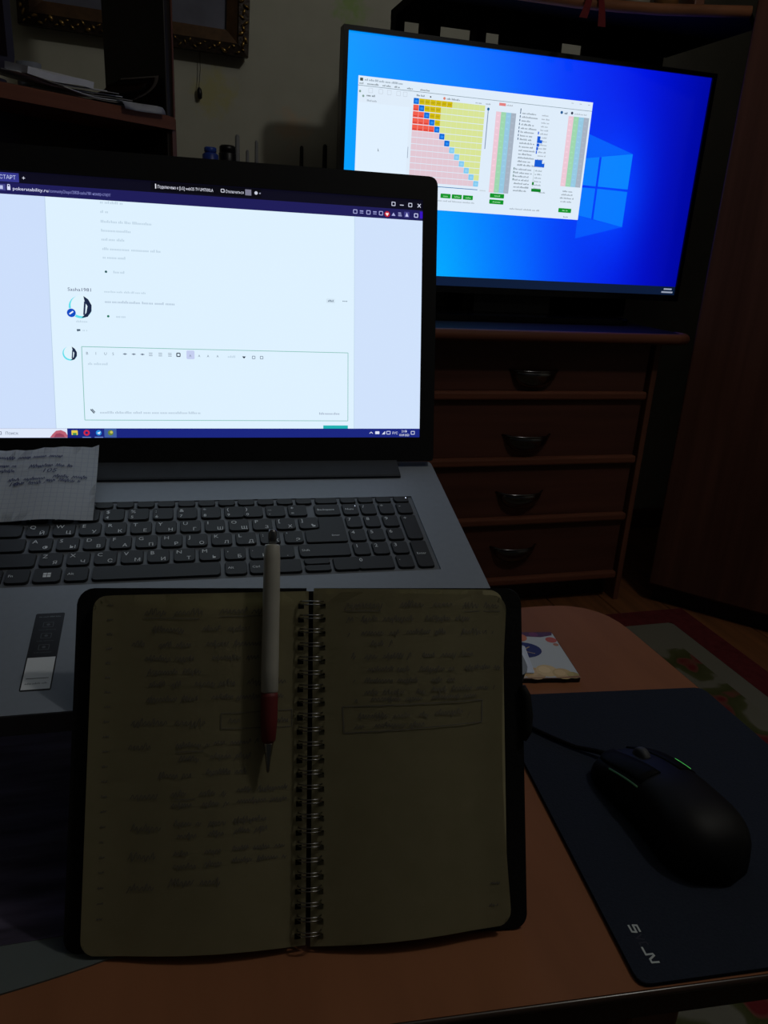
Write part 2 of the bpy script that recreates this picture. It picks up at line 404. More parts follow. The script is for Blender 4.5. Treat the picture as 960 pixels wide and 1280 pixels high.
# ---- corner wardrobe, front face at 45 degrees to the walls
wd_dir = Vector((0.6637, -0.7481, 0)); ang = math.atan2(wd_dir.y, wd_dir.x)
wr = thing('corner_wardrobe', 'tall dark red-brown wardrobe set diagonally across the corner', 'wardrobe', (1.285, 1.69, 0), (0, 0, ang))
M_WARD = wood('wardrobe_wood', (84, 54, 44), 0.55, 0.25, (30, 30, 1.5), spec=0.1)
obj('body', bx(0.0, 0.02, 0.05, 1.0, 0.46, 2.3), M_WARD, wr)
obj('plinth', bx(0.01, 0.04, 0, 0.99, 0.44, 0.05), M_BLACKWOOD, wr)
for (a, b_) in ((0.004, 0.498), (0.502, 0.996)):
    d = obj('door', bx(a, 0.0, 0.06, b_, 0.0195, 2.28, bev=0.004), M_WARD, wr)
    obj('door_knob', bx(b_ - 0.05 if a < 0.3 else a + 0.03, -0.018, 1.0, b_ - 0.03 if a < 0.3 else a + 0.05, 0.001, 1.12, bev=0.006), M_CHROME, d)
obj('cornice', bx(-0.01, -0.02, 2.28, 1.01, 0.46, 2.33, bev=0.006), M_LIP, wr)

# ---- low cabinet left of the chest (its top carries the router)
cb = thing('side_cabinet', 'narrow dark wooden cabinet standing at the wall behind the laptop', 'cabinet', (0.29, 2.10, 0))
obj('body', bx(-0.19, -0.11, 0.05, 0.185, 0.13, 1.025), M_DARKWOOD_V, cb)
obj('top_board', bx(-0.20, -0.125, 1.025, 0.19, 0.135, 1.045, bev=0.004), M_LIP, cb)
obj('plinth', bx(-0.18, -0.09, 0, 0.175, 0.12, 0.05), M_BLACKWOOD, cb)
for (a, b_) in ((-0.187, -0.005), (-0.001, 0.182)):
    d = obj('door', bx(a, -0.128, 0.06, b_, -0.1095, 1.018, bev=0.003), M_DARKWOOD_V, cb)
    obj('door_knob', bx(b_ - 0.03 if a < -0.1 else a + 0.012, -0.145, 0.55, b_ - 0.012 if a < -0.1 else a + 0.03, -0.127, 0.62, bev=0.004), M_CHROME, d)
CT = 1.045
def router(name, label, x, y, sx, rgb, ants):
    t = thing(name, label, 'router', (x, y, CT))
    obj('case', bx(-sx, -0.04, 0.002, sx, 0.04, 0.026, bev=0.006), mat(name + '_plastic', rgb, 0.5), t)
    for q in (-1, 1): obj('foot', bx(q * sx * .7 - .008, -0.03, 0, q * sx * .7 + .008, 0.03, 0.0025), mat('rubber_foot', (12, 12, 12), 0.9), t)
    for (ax, az, r, ln) in ants:
        bm = bmesh.new(); tube(bm, [(ax, 0.045, 0.012), (ax, 0.046, 0.02), (ax, 0.047, az - CT - 0.004), (ax, 0.047, az - CT)], [r * .8, r, r * .9, r * .5], 10)
        obj('antenna', bm, MATS[name + '_plastic'], t, True)
router('white_router', 'pale wifi router with three upright antennas on the side cabinet', 0.228, 2.06, 0.045, (128, 130, 134), ((-0.0245, 1.141, 0.0062, 0), (0.0, 1.109, 0.0045, 0), (0.022, 1.132, 0.0045, 0)))
router('black_router', 'black wifi router with two upright antennas on the side cabinet', 0.39, 2.06, 0.052, (26, 26, 28), ((-0.028, 1.129, 0.0052, 0), (0.031, 1.137, 0.0062, 0)))
bt = thing('blue_bottle', 'small blue bottle next to the pale router', 'bottle', (0.137, 2.08, CT))
bm = bmesh.new(); lathe(bm, [(0.017, 0), (0.019, 0.004), (0.019, 0.044), (0.012, 0.05)], 18); obj('body', bm, mat('blue_plastic', (34, 62, 150), 0.4), bt, True)
bm = bmesh.new(); lathe(bm, [(0.0125, 0.049), (0.0145, 0.051), (0.0145, 0.059), (0.012, 0.061)], 16); obj('cap', bm, mat('blue_cap', (40, 74, 170), 0.4), bt, True)
bt = thing('black_jar', 'squat black jar between the blue bottle and the pale router', 'jar', (0.180, 2.11, CT))
bm = bmesh.new(); lathe(bm, [(0.018, 0), (0.021, 0.004), (0.021, 0.052), (0.018, 0.056)], 18); obj('body', bm, mat('black_plastic', (16, 16, 20), 0.4), bt, True)
bm = bmesh.new(); lathe(bm, [(0.0195, 0.055), (0.0195, 0.067), (0.015, 0.071)], 18); obj('lid', bm, MATS['black_plastic'], bt, True)

# ---- picture in a carved gilt frame
pf = thing('framed_picture', 'picture in a dark carved gilt frame hanging on the wallpaper', 'picture', (-0.02, YW - 0.012, EYE + 0.404), (R(4), R(1.6), 0))
W2, HT, FW = 0.262, 0.42, 0.042
def mitre(bm, o0, i0, y0, y1, ymid=None):
    """four mitred frame bars; o0 outer offset, i0 inner offset from the outline"""
    O = [(-W2 + o0, o0), (W2 - o0, o0), (W2 - o0, HT - o0), (-W2 + o0, HT - o0)]
    I = [(-W2 + i0, i0), (W2 - i0, i0), (W2 - i0, HT - i0), (-W2 + i0, HT - i0)]
    for k in range(4):
        a, b_ = O[k], O[(k + 1) % 4]; c_, d_ = I[(k + 1) % 4], I[k]
        lo = [bm.verts.new((p[0], y1, p[1])) for p in (a, b_, c_, d_)]
        hi = [bm.verts.new((p[0], y0 if q < 2 else (ymid if ymid is not None else y0), p[1])) for q, p in enumerate((a, b_, c_, d_))]
        bm.faces.new(lo); bm.faces.new(hi[::-1])
        for q in range(4): bm.faces.new((lo[q], hi[q], hi[(q + 1) % 4], lo[(q + 1) % 4]))
bm = bmesh.new(); mitre(bm, 0, FW * .62, -0.03, 0.0, -0.034); obj('outer_frame', bm, mat('dark_bronze', (46, 32, 20), 0.45, 0.3, 0.4, 90, 0.5, 0.8), pf)
bm = bmesh.new(); mitre(bm, FW * .58, FW + 0.012, -0.030, 0.0, -0.016); obj('gilt_liner', bm, mat('old_gold', (84, 60, 36), 0.5, 0.3, 0.25, 60), pf)
bm = bmesh.new(); box(bm, -W2 + FW, -0.008, FW, W2 - FW, -0.004, HT - FW); obj('picture_panel', bm, mat('hazy_blue_painting', (104, 106, 122), 0.6, 0, 0.25, 9), pf)
M_GILT = mat('bright_gilt', (170, 138, 80), 0.3, 0.9, 0.2, 100)
bm = bmesh.new(); bmesh.ops.create_icosphere(bm, subdivisions=1, radius=0.0085); bmesh.ops.scale(bm, vec=(1.5, 0.7, 0.8), verts=bm.verts)
lf = None; rn = random.Random(4)
def leaf(x, z, a):
    global lf, bm
    if lf is None:
        o = obj('gilt_leaf', bm, M_GILT, pf, True); lf = o.data
    else: o = link('gilt_leaf', lf, None, pf)
    o.location = (x, -0.034, z); o.rotation_euler = (0, a + rn.uniform(-.5, .5), 0); k = rn.uniform(.35, .8); o.scale = (k, k, k * rn.uniform(.6, 1.1))
for i in range(44):
    leaf(-W2 + 0.014 + i * (2 * W2 - 0.028) / 43, 0.014 + 0.006 * (i % 3 - 1), 0.6 if i % 2 else -0.6)
for i in range(1, 34):
    for sx in (-1, 1): leaf(sx * (W2 - 0.014 + 0.005 * (i % 3 - 1)), 0.014 + i * (HT - 0.028) / 34, 1.57 + (0.6 if i % 2 else -0.6))
# cord hanging below the picture
cdn = thing('hanging_cord', 'thin cord with a small black end piece hanging below the framed picture', 'cord', (0.122, YW - 0.012, EYE + 0.30))
bm = bmesh.new(); tube(bm, [(0.004, 0, 0.115), (0.004, 0, 0.06), (0.0, 0, 0.02)], 0.0009, 6); obj('string', bm, mat('grey_string', (60, 58, 52), 0.8), cdn)
bm = bmesh.new(); tube(bm, [(0, 0, 0.022), (0.001, 0, 0.017), (0.002, 0, 0.008), (0.002, 0, -0.002), (0.001, 0, -0.005)], [0.002, 0.0055, 0.0062, 0.0055, 0.002], 10); obj('end_piece', bm, mat('black_bead', (14, 14, 14), 0.4), cdn, True)

# ---- corner desk hutch at the left, set diagonally
hu = thing('desk_hutch', 'dark wooden desk hutch with a rounded open shelf holding papers', 'desk hutch', (0.064, 1.80, 0), (0, 0, math.atan2(0.673, 0.74)))
# local frame: +x along the shelf towards its rounded end (0), -y towards the room
SZ = EYE + 0.199
bm = bmesh.new(); prism(bm, rounded([(-0.85, 0.0), (0.0, 0.0), (0.0, 0.19), (-0.85, 0.19)], [0, 0.035, 0.01, 0]), SZ - 0.024, SZ, 0.004)
obj('shelf_board', bm, MATS['lighter_red_wood_lip'], hu)
obj('upper_side_panel', bx(-0.03, 0.012, SZ, -0.012, 0.19, SZ + 0.62, bev=0.002), wood('hutch_shaded_wood', (26, 20, 18), 0.5, 0.2, (30, 30, 2)), hu)  # shade on the panel's inner face is put into this black colour
obj('panel_edge', bx(-0.0145, 0.0085, SZ, -0.0105, 0.0125, SZ + 0.62), M_LIP_V, hu)
obj('lower_side_panel', bx(-0.03, 0.012, 0.0, -0.012, 0.19, SZ - 0.024, bev=0.002), MATS['hutch_shaded_wood'], hu)
obj('panel_edge', bx(-0.0225, 0.006, 0.0, -0.0115, 0.0125, SZ - 0.024), M_LIP_V, hu)
obj('lower_back_panel', bx(-0.85, 0.17, 0.05, -0.03, 0.185, SZ - 0.024), MATS['hutch_shaded_wood'], hu)
obj('end_panel', bx(-0.868, 0.012, 0.0, -0.85, 0.19, SZ + 0.62, bev=0.002), MATS['hutch_shaded_wood'], hu)
obj('desk_board', bx(-0.85, -0.02, 0.71, -0.03, 0.17, 0.735, bev=0.003), M_LIP, hu)
obj('top_board', bx(-0.868, 0.0, SZ + 0.62, -0.012, 0.19, SZ + 0.64, bev=0.003), M_LIP, hu)
hm_w = Matrix.Translation((0.064, 1.80, 0)) @ Matrix.Rotation(math.atan2(0.673, 0.74), 4, 'Z')
def hloc(x, y, z=SZ): return tuple(hm_w @ Vector((x, y, z)))
HA = math.atan2(0.673, 0.74)
rn = random.Random(8)
M_PAPER = mat('white_office_paper', (205, 208, 218), 0.8, 0, 0.05, 30)
M_PAPER2 = mat('greyed_paper', (140, 138, 136), 0.8, 0, 0.08, 30)
def sheet(name, label, x, y, z, w_, d_, h_, a, mt, cat='paper', group=None, lift=0.0, thick=0.0012):
    bm = bmesh.new(); n = 8; g = []
    for i in range(n + 1):
        u = i / n - .5; g.append([bm.verts.new((u * w_, v * d_, h_ * (4 * u * u) + 0.0015 * math.sin(7 * u + v) + lift * (v + .5))) for v in (-.5, 0, .5)])
    for i in range(n):
        for j in range(2): bm.faces.new((g[i][j], g[i + 1][j], g[i + 1][j + 1], g[i][j + 1]))
    bmesh.ops.recalc_face_normals(bm, faces=bm.faces); bmesh.ops.solidify(bm, geom=bm.faces[:], thickness=thick)
    o = obj(name, bm, mt, None, thick < 0.005, hloc(x, y, z), (0, 0, HA + a)); return tag(o, label, cat, group)
for k in range(7):
    sheet('loose_sheet', 'loose paper sheet in the slumped pile on the hutch shelf', -0.150 - 0.018 * k + rn.uniform(-.004, .004), 0.075 + rn.uniform(-.008, .006), SZ + 0.0036 + 0.0026 * k, 0.18, 0.12, 0.004, rn.uniform(-.1, .1), M_PAPER2 if k % 2 else M_PAPER, lift=0.017, group='papers piled on the hutch shelf')
sheet('folded_paper', 'bright folded white paper lying on top of the pile on the hutch shelf', -0.274, 0.052, SZ + 0.030, 0.135, 0.09, 0.001, 0.03, M_PAPER, lift=0.017, thick=0.011)
bm = bmesh.new(); g = []
for (y, z) in ((0.09, 0.016), (0.05, 0.015), (0.012, 0.0135), (-0.004, 0.010), (-0.010, 0.003), (-0.012, -0.003)):
    g.append([bm.verts.new((x, y, z + 0.002 * math.sin(30 * x))) for x in (-0.07, -0.045, -0.02, 0.005, 0.03)])
for i in range(5):
    for j in range(4): bm.faces.new((g[i][j], g[i + 1][j], g[i + 1][j + 1], g[i][j + 1]))
bmesh.ops.solidify(bm, geom=bm.faces[:], thickness=0.0012)
tag(obj('drooping_sheet', bm, M_PAPER, None, True, hloc(-0.085, 0.0), (0, 0, HA)), 'pale sheet drooping over the shelf edge beside the dark hutch side panel', 'paper')
# roll of paper and magazines leaning on the side panel
rl = thing('paper_roll', 'short pale blue-grey roll standing behind the folded paper on the hutch shelf', 'roll', hloc(-0.225, 0.165))
bm = bmesh.new(); lathe(bm, [(0.012, 0), (0.022, 0), (0.022, 0.066), (0.012, 0.066), (0.012, 0.002)], 20); obj('roll_body', bm, mat('blue_grey_paper', (120, 126, 140), 0.8), rl, True)
bm = bmesh.new(); lathe(bm, [(0.010, 0.0), (0.0122, 0.0), (0.0122, 0.0665), (0.010, 0.0665), (0.010, 0.001)], 20); obj('core', bm, mat('card_core', (110, 92, 70), 0.9), rl, True)
for k in range(5):
    n = 8; bm = bmesh.new(); g = []
    for i in range(n + 1):
        t = i / n; x = 0.0 - 0.062 * (1 - t) ** 2 - 0.006 * k; z = 0.020 + 0.002 * k + (0.052 - 0.006 * k) * t
        g.append([bm.verts.new((x, y, z)) for y in (-0.055, 0.055)])
    for i in range(n): bm.faces.new((g[i][0], g[i + 1][0], g[i + 1][1], g[i][1]))
    bmesh.ops.solidify(bm, geom=bm.faces[:], thickness=0.0025)
    o = obj('magazine', bm, mat('magazine_%d' % (k % 3), ((120, 112, 108), (90, 60, 54), (70, 76, 84))[k % 3], 0.4), None, True, hloc(-0.036, 0.08 + 0.004 * k), (0, 0, HA))
    tag(o, 'floppy magazine bent up against the dark hutch side panel', 'magazine', 'magazines leaning on the hutch side panel')
# dark monitor standing at the left of the shelf
mo = thing('dark_monitor', 'switched-off dark blue-black monitor standing on the hutch shelf', 'monitor', hloc(-0.432, 0.085), (0, 0, HA))
bm = bmesh.new()
pts = rrect(-0.11, 0.03, 0.11, 0.34, 0.022)
lo = [bm.verts.new((p[0], -0.02, p[1])) for p in pts]; hi = [bm.verts.new((p[0] * .94, 0.045, 0.185 + (p[1] - .185) * .94)) for p in pts]
bm.faces.new(lo); bm.faces.new(hi[::-1])
for i in range(len(pts)): bm.faces.new((lo[i], hi[i], hi[(i + 1) % len(pts)], lo[(i + 1) % len(pts)]))
obj('case', bm, mat('navy_plastic', (30, 30, 52), 0.45), mo)
obj('screen_glass', bx(-0.095, -0.0225, 0.05, 0.095, -0.0195, 0.32), mat('dark_glass', (10, 10, 18), 0.12), mo)
bm = bmesh.new(); prism(bm, rrect(-0.08, -0.05, 0.08, 0.06, 0.02), 0, 0.01, 0.002); box(bm, -0.02, 0.0, 0.008, 0.02, 0.03, 0.06); obj('stand', bm, MATS['navy_plastic'], mo)

# ================================================================== television
TVX, TVY, TVZ = 0.427, 1.914, EYE - 0.111          # lower left corner of the lit panel
tv = thing('television', 'flat-screen television on the chest showing a blue desktop with a program window', 'television', (0.8975, 1.95, 0.744))
ox, oy, oz = TVX - 0.8975, TVY - 1.95, TVZ - 0.744
M_BEZ = mat('black_bezel', (10, 10, 12), 0.35)
bm = bmesh.new()
for (a, b_, c_, d_) in ((-0.011, -0.016, 0.952, 0.0), (-0.011, 0.529, 0.952, 0.539), (-0.011, 0, 0.0, 0.529), (0.941, 0, 0.952, 0.529)):
    box(bm, ox + a, oy - 0.006, oz + b_, ox + c_, oy + 0.03, oz + d_)
obj('bezel', bm, M_BEZ, tv)
obj('back_case', bx(ox - 0.006, oy + 0.028, oz - 0.012, ox + 0.947, oy + 0.05, oz + 0.535, bev=0.008), M_BEZ, tv)
obj('back_bulge', bx(ox + 0.12, oy + 0.049, oz + 0.02, ox + 0.82, oy + 0.085, oz + 0.34, bev=0.012), M_BEZ, tv)
obj('stand_neck', bx(-0.11, oy + 0.02, 0.012, 0.11, oy + 0.05, oz + 0.0, bev=0.003), M_BEZ, tv)
bm = bmesh.new(); prism(bm, rrect(-0.31, -0.105, 0.31, 0.11, 0.03), 0, 0.013, 0.003); obj('stand_base', bm, mat('gloss_black', (8, 8, 10), 0.2), tv)
# the lit panel: desktop wallpaper colours on a grid, then window and icons as flat print
NX, NY = 48, 28; vs, fs, cs = [], [], []
def wallcol(u, v):
    def ip(st, x):
        for (p, q), (p2, q2) in zip(st, st[1:]):
            if x <= p2: return q + (q2 - q) * (x - p) / (p2 - p)
        return st[-1][1]
    lo_ = ip([(0, 168), (.28, 170), (.4, 135), (.5, 108), (.62, 68), (.75, 34), (.9, 10), (1, 6)], u)
    hi_ = ip([(0, 152), (.2, 126), (.4, 100), (.58, 56), (.8, 18), (1, 8)], u)
    bl = ip([(0, 255), (.5, 254), (.62, 246), (.8, 222), (1, 160)], u)
    c = (0, lo_ * (1 - v) + hi_ * v, bl)
    g = math.exp(-(((u - 0.77) / 0.09) ** 2 + ((v - 0.47) / 0.3) ** 2))
    return (c[0], min(255, c[1] + 40 * g), min(255, c[2] + 30 * g))
for j in range(NY + 1):
    for i in range(NX + 1):
        u, v = i / NX, j / NY; vs.append((u * 0.941, v * 0.529, 0)); cs += list(lin(wallcol(u, v))) + [1]
for j in range(NY):
    for i in range(NX):
        a = j * (NX + 1) + i; fs.append((a, a + 1, a + NX + 2, a + NX + 1))
me = bpy.data.meshes.new('lit_panel'); me.from_pydata(vs, [], fs)
me.color_attributes.new('Col', 'FLOAT_COLOR', 'POINT').data.foreach_set('color', cs)
pn = link('lit_panel', me, M_TV, tv, (ox, oy, oz), (R(90), 0, 0))
P = Print()
# light beam and four-pane logo of the desktop
P.poly([(749, 339), (617, 375), (617, 320), (660, 325)], (0, 96, 252), 1)
P.poly([(749, 165), (617, 130), (617, 185), (660, 178)], (0, 88, 252), 1)
P.poly([(662, 257), (749, 256), (749, 339), (662, 326)], (6, 132, 255), 2)
P.poly([(662, 252), (749, 250), (749, 165), (662, 179)], (4, 122, 255), 2)
P.poly([(600, 258), (656, 257), (656, 325), (600, 317)], (6, 128, 255), 2)
P.poly([(600, 252), (656, 252), (656, 180), (600, 188)], (4, 120, 255), 2)
P.rect(0, 0, 941, 22, (10, 26, 54), 2)                                   # taskbar
P.rect(906, 13, 931, 17, (150, 160, 180), 3); P.rect(900, 5, 935, 9, (150, 160, 180), 3)
# program window
WHT = (222, 236, 250)
P.rect(27, 175, 618, 444, WHT, 4)
P.rect(27, 424.2, 618, 425.2, (120, 140, 150), 5)
P.rect(31, 434, 38, 440, (70, 80, 70), 5)
P.blur(42, 130, 435, 4.6, (150, 165, 178), 5, 3)
for a, b_, sd in ((30, 40, 1), (48, 74, 2), (84, 104, 3), (112, 124, 4), (142, 156, 5), (174, 196, 6)): P.blur(a, b_, 427.5, 4, (120, 132, 140), 5, sd)
for a in (52, 76, 96, 118, 134): P.frame(a, 412, a + 9, 421, 0.7, (190, 200, 212), 5)
P.disc(32, 413, 2.5, (130, 160, 150), 5); P.disc(40, 404, 2.5, (130, 160, 150), 5)
P.blur(48, 66, 404, 4.5, (90, 104, 110), 5, 9); P.blur(49, 72, 394, 4, (160, 172, 184), 5, 10)
P.poly([(80, 300), (80, 292), (82, 294), (84, 290)], (120, 130, 140), 5)
P.rect(27, 175, 151, 391, (224, 240, 255), 4.5)
P.rect(152, 284, 153.4, 308, (150, 165, 185), 5)
P.blur(166, 186, 415.5, 4, (110, 122, 130), 5, 11); P.disc(200, 417, 1.8, (70, 80, 90), 5)
P.disc(234, 417, 3, (220, 130, 110), 5); P.blur(240, 272, 415, 4.4, (130, 140, 150), 5, 12)
P.blur(312, 328, 414, 3.6, (150, 160, 168), 5, 13); P.blur(338, 350, 414, 3.6, (150, 160, 168), 5, 14)
gx, gy, cw, chh = 159.5, 411.5, 13.66, 13.75
for r in range(13):
    for c in range(13):
        x0, y1 = gx + c * cw, gy - r * chh; x1, y0 = x0 + cw * .94, y1 - chh * .9
        if r == c:
            hot = r < 7
            P.rect(x0, y0, x1 + .3, y1, (0, 106, 214) if hot else (130, 202, 240), 6, 1.5)
            P.rect(x0 + 3.5, y0 + 3, x1 - 2.5, y1 - 4, (40, 140, 245) if hot else (150, 212, 245), 7)
        elif c > r:
            hot = (r == 0 and c <= 6) or (r in (1, 2, 3) and c <= 4)
            P.rect(x0, y0, x1 + .6, y1, (212, 190, 0) if hot else (216, 228, 150), 6)
            if hot: P.rect(x0 + 1.5, y0 + 4, x1 - 2, y1 - 4, (190, 168, 10), 7)
        else:
            hot = r <= 4
            P.rect(x0, y0, x1 + .5, y1, (242, 94, 76) if hot else (226, 200, 212), 6)
            if hot: P.rect(x0 + 1.5, y0 + 1.6, x1 - 2, y0 + 4, (214, 60, 54), 7)
P.disc(345.5, 405, 3.2, (16, 96, 150), 6); P.rect(344.4, 319, 346.6, 403, (130, 150, 176), 5)
P.rect(160, 226.5, 336, 228, (20, 110, 170), 5); P.blur(342, 356, 225, 4, (190, 200, 205), 5, 15)
for i, lab in enumerate(('a', 'b', 'c')):
    P.rect(242 + i * 29, 203, 268 + i * 29, 213, (12, 148, 40), 5, 1.5); P.blur(249 + i * 29, 263 + i * 29, 206, 3.6, (150, 220, 160), 6, 20 + i)
P.blur(236, 330, 195, 4, (170, 182, 192), 5, 24); P.blur(426, 506, 188.5, 4, (160, 172, 182), 5, 25)
P.rect(372, 415, 389, 421, (226, 130, 130), 5); P.blur(391, 406, 416, 3.6, (170, 176, 182), 5, 26)
for (x0, y1, y0, wcol) in ((366, 402, 224, 13), (557, 409, 251, 14)):
    for k, cl in enumerate(((236, 200, 214), (158, 214, 176), (150, 200, 226), (166, 178, 194))):
        P.rect(x0 + k * wcol, y0, x0 + (k + 1) * wcol, y1, cl, 5)
        for r in range(13): P.blur(x0 + k * wcol + 3, x0 + k * wcol + 10, y0 + 4 + r * (y1 - y0) / 13, 4, tuple(min(255, int(q * 1.06)) for q in cl), 6, r)
P.rect(370, 212, 408, 222, (12, 148, 40), 5, 1.5); P.blur(382, 397, 215.5, 3.4, (160, 225, 170), 6, 30)
P.rect(370, 198, 408, 208, (12, 148, 40), 5, 1.5); P.blur(379, 400, 201.5, 3.4, (160, 225, 170), 6, 31)
wl = (36, 42, 22, 32, 40, 34, 32, 30, 40, 40, 46, 36, 46, 34, 50)
for k in range(15):
    y = 402.5 - k * 8.1; P.blur(434, 434 + wl[k], y, 4.2, (130, 142, 152), 5, 40 + k)
    if k < 8: P.rect(428, y, 430, y + 5, (20, 70, 110), 5)
    P.blur(486, 506, y, 3.8, (160, 170, 180), 5, 60 + k)
for k in range(7):
    y = 279.5 - k * 8.1; P.blur(430, 430 + (46, 46, 38, 38, 44, 44, 34)[k], y, 4.2, (130, 142, 152), 5, 80 + k)
    if k < 4: P.rect(426, y, 428, y + 5, (20, 90, 70), 5)
    P.blur(484 + (16 if k == 6 else 0), 502 + (16 if k == 6 else 0), y, 3.8, (150, 164, 172), 5, 90 + k)
P.rect(480.5, 244, 481.2, 284, (150, 170, 160), 5)
P.rect(428, 408, 430, 414, (20, 70, 110), 5)
for (y0, y1, ln) in ((362, 368, 3), (350, 358, 8), (343, 350, 14), (335, 342, 7), (327, 334, 5), (319, 326, 3), (298, 306, 20), (290, 298, 27)): P.rect(480, y0, 480 + ln, y1, (16, 90, 214), 6)
for (y0, y1, ln) in ((248, 255, 5), (233, 240, 26)): P.rect(479, y0, 479 + ln, y1, (8, 130, 40), 6)
P.disc(537, 415, 3.4, (24, 90, 150), 5); P.blur(545, 552, 412, 5, (60, 90, 110), 5, 101); P.disc(565, 416, 3.2, (50, 60, 80), 5); P.blur(572, 604, 413.5, 3.6, (170, 180, 188), 5, 102)
for k, (a, b_) in enumerate(((566, 592), (563, 594), (560, 598), (563, 592))): P.blur(a, b_, 238 - k * 8, 4, (140, 152, 162), 5, 110 + k)
P.rect(560, 190, 596, 200, (12, 148, 40), 5, 1.5); P.blur(571, 586, 193.5, 3.4, (160, 225, 170), 6, 120); P.blur(576, 588, 178.5, 3.4, (150, 160, 170), 5, 121)
for x in (560, 582, 605): P.rect(x, 437, x + 6, 438, (150, 160, 172), 5)
P.build('screen_content', M_TV, pn)

# ================================================================== low table
tb = thing('low_table', 'orange-brown wooden table with rounded corner and dark front edge', 'table', (0, 0.5, 0))
M_TABLE = wood('orange_table_wood', (140, 92, 64), 0.6, 0.14, (18, 3, 18), spec=0.06)
outl = rounded([(-0.62, 0.36), (0.10, 0.284), (0.50, 0.247), (0.493, 0.735), (-0.62, 0.75)], [0.08, 0, 0.03, 0.07, 0.08], 7)
outl = [(x, y - 0.5) for x, y in outl]
bm = bmesh.new(); prism(bm, outl, TOP - 0.0025, TOP); obj('table_top', bm, M_TABLE, tb)
bm = bmesh.new(); prism(bm, outl, TOP - 0.022, TOP - 0.0026); obj('edge_core', bm, mat('dark_edge', (44, 28, 20), 0.3), tb)
bm = bmesh.new()
ring = [Vector((x, y, TOP - 0.0028)) for x, y in outl]; tube(bm, ring + [ring[0]], 0.0024, 8, False); obj('edge_strip', bm, mat('dark_gloss_strip', (60, 46, 38), 0.22), tb, True)
obj('apron', bx(-0.55, -0.1, TOP - 0.08, 0.40, 0.19, TOP - 0.021), wood('table_apron_wood', (96, 56, 34)), tb)
for (x, y) in ((-0.55, -0.09), (0.36, -0.11), (0.36, 0.17), (-0.55, 0.19)):
    bm = bmesh.new(); box(bm, x - .025, y - .025, 0.0085, x + .025, y + .025, TOP - 0.021, bev=0.004); obj('leg', bm, MATS['table_apron_wood'], tb)

# ---- glossy sheet lying under the laptop
gs = thing('glossy_sheet', 'glossy printed sheet lying under the laptop, with shadow and lit front painted in', 'sheet', (-0.16, 0.47, TOP))
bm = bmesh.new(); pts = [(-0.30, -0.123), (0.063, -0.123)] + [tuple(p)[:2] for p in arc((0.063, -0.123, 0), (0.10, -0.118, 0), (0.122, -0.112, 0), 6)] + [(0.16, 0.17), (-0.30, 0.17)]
prism(bm, pts, 0, 0.0012); obj('lit_sheet', bm, mat('lit_glossy_plastic', (96, 104, 104), 0.25, 0, 0.1, 8), gs)  # paler colour stands for light falling on the front of the sheet
mt = mat('shaded_streaked_print', (88, 82, 102), 0.4, 0, 0.75, 1.0, 0.4, 0, (9, 60, 1))  # streaked print, darkened in colour for the laptop's shadow
bm = bmesh.new(); prism(bm, [(-0.30, -0.085), (0.115, -0.092), (0.16, 0.17), (-0.30, 0.17)], 0.0012, 0.0016); obj('shaded_print', bm, mt, gs)

# ================================================================== laptop on its stand
LO = (-0.091, 0.5864, EYE - 0.234); LR = (R(15.089), 0, R(-2.6113))
lp = thing('laptop', 'open silver-grey laptop with lit white web page standing tilted on a stand', 'laptop', LO, LR)
LM = Matrix.Translation(LO) @ Euler(LR).to_matrix().to_4x4()
XL, XR, YF, YB = -0.0755, 0.3347, -0.164, 0.116
M_ALU = mat('silver_grey_plastic', (122, 130, 141), 0.5, 0.0, 0.03, 200)
KX0, KX1, KY0, KY1 = -0.0475, 0.3015, -0.0475, 0.0565
bm = bmesh.new()
prism(bm, rrect(XL, YF, XR, YB, [0.012, 0.012, 0.006, 0.006]), -0.018, -0.0014)
obj('base_case', bm, mat('dark_grey_shell', (70, 74, 80), 0.5), lp)
bm = bmesh.new()                                         # deck plate with an opening for the keyboard
for k, pts in enumerate(([(XL, YF), (XR, YF), (XR, KY0), (XL, KY0)], [(XL, KY1), (XR, KY1), (XR, YB), (XL, YB)], [(XL, KY0), (KX0, KY0), (KX0, KY1), (XL, KY1)], [(KX1, KY0), (XR, KY0), (XR, KY1), (KX1, KY1)])):
    rr = {0: [0.012, 0.012, 0, 0], 1: [0, 0, 0.006, 0.006]}.get(k, [0, 0, 0, 0])
    prism(bm, rounded(pts, rr), -0.0014, 0.0)
obj('deck', bm, M_ALU, lp)
obj('keyboard_well', bx(KX0, KY0, -0.0014, KX1, KY1, -0.0009), mat('key_well_grey', (92, 97, 104), 0.55), lp)
bm = bmesh.new(); prism(bm, rrect(0.075, -0.152, 0.182, -0.078, 0.004), 0.0, 0.0003); obj('touchpad', bm, mat('touchpad_grey', (126, 132, 140), 0.4), lp)

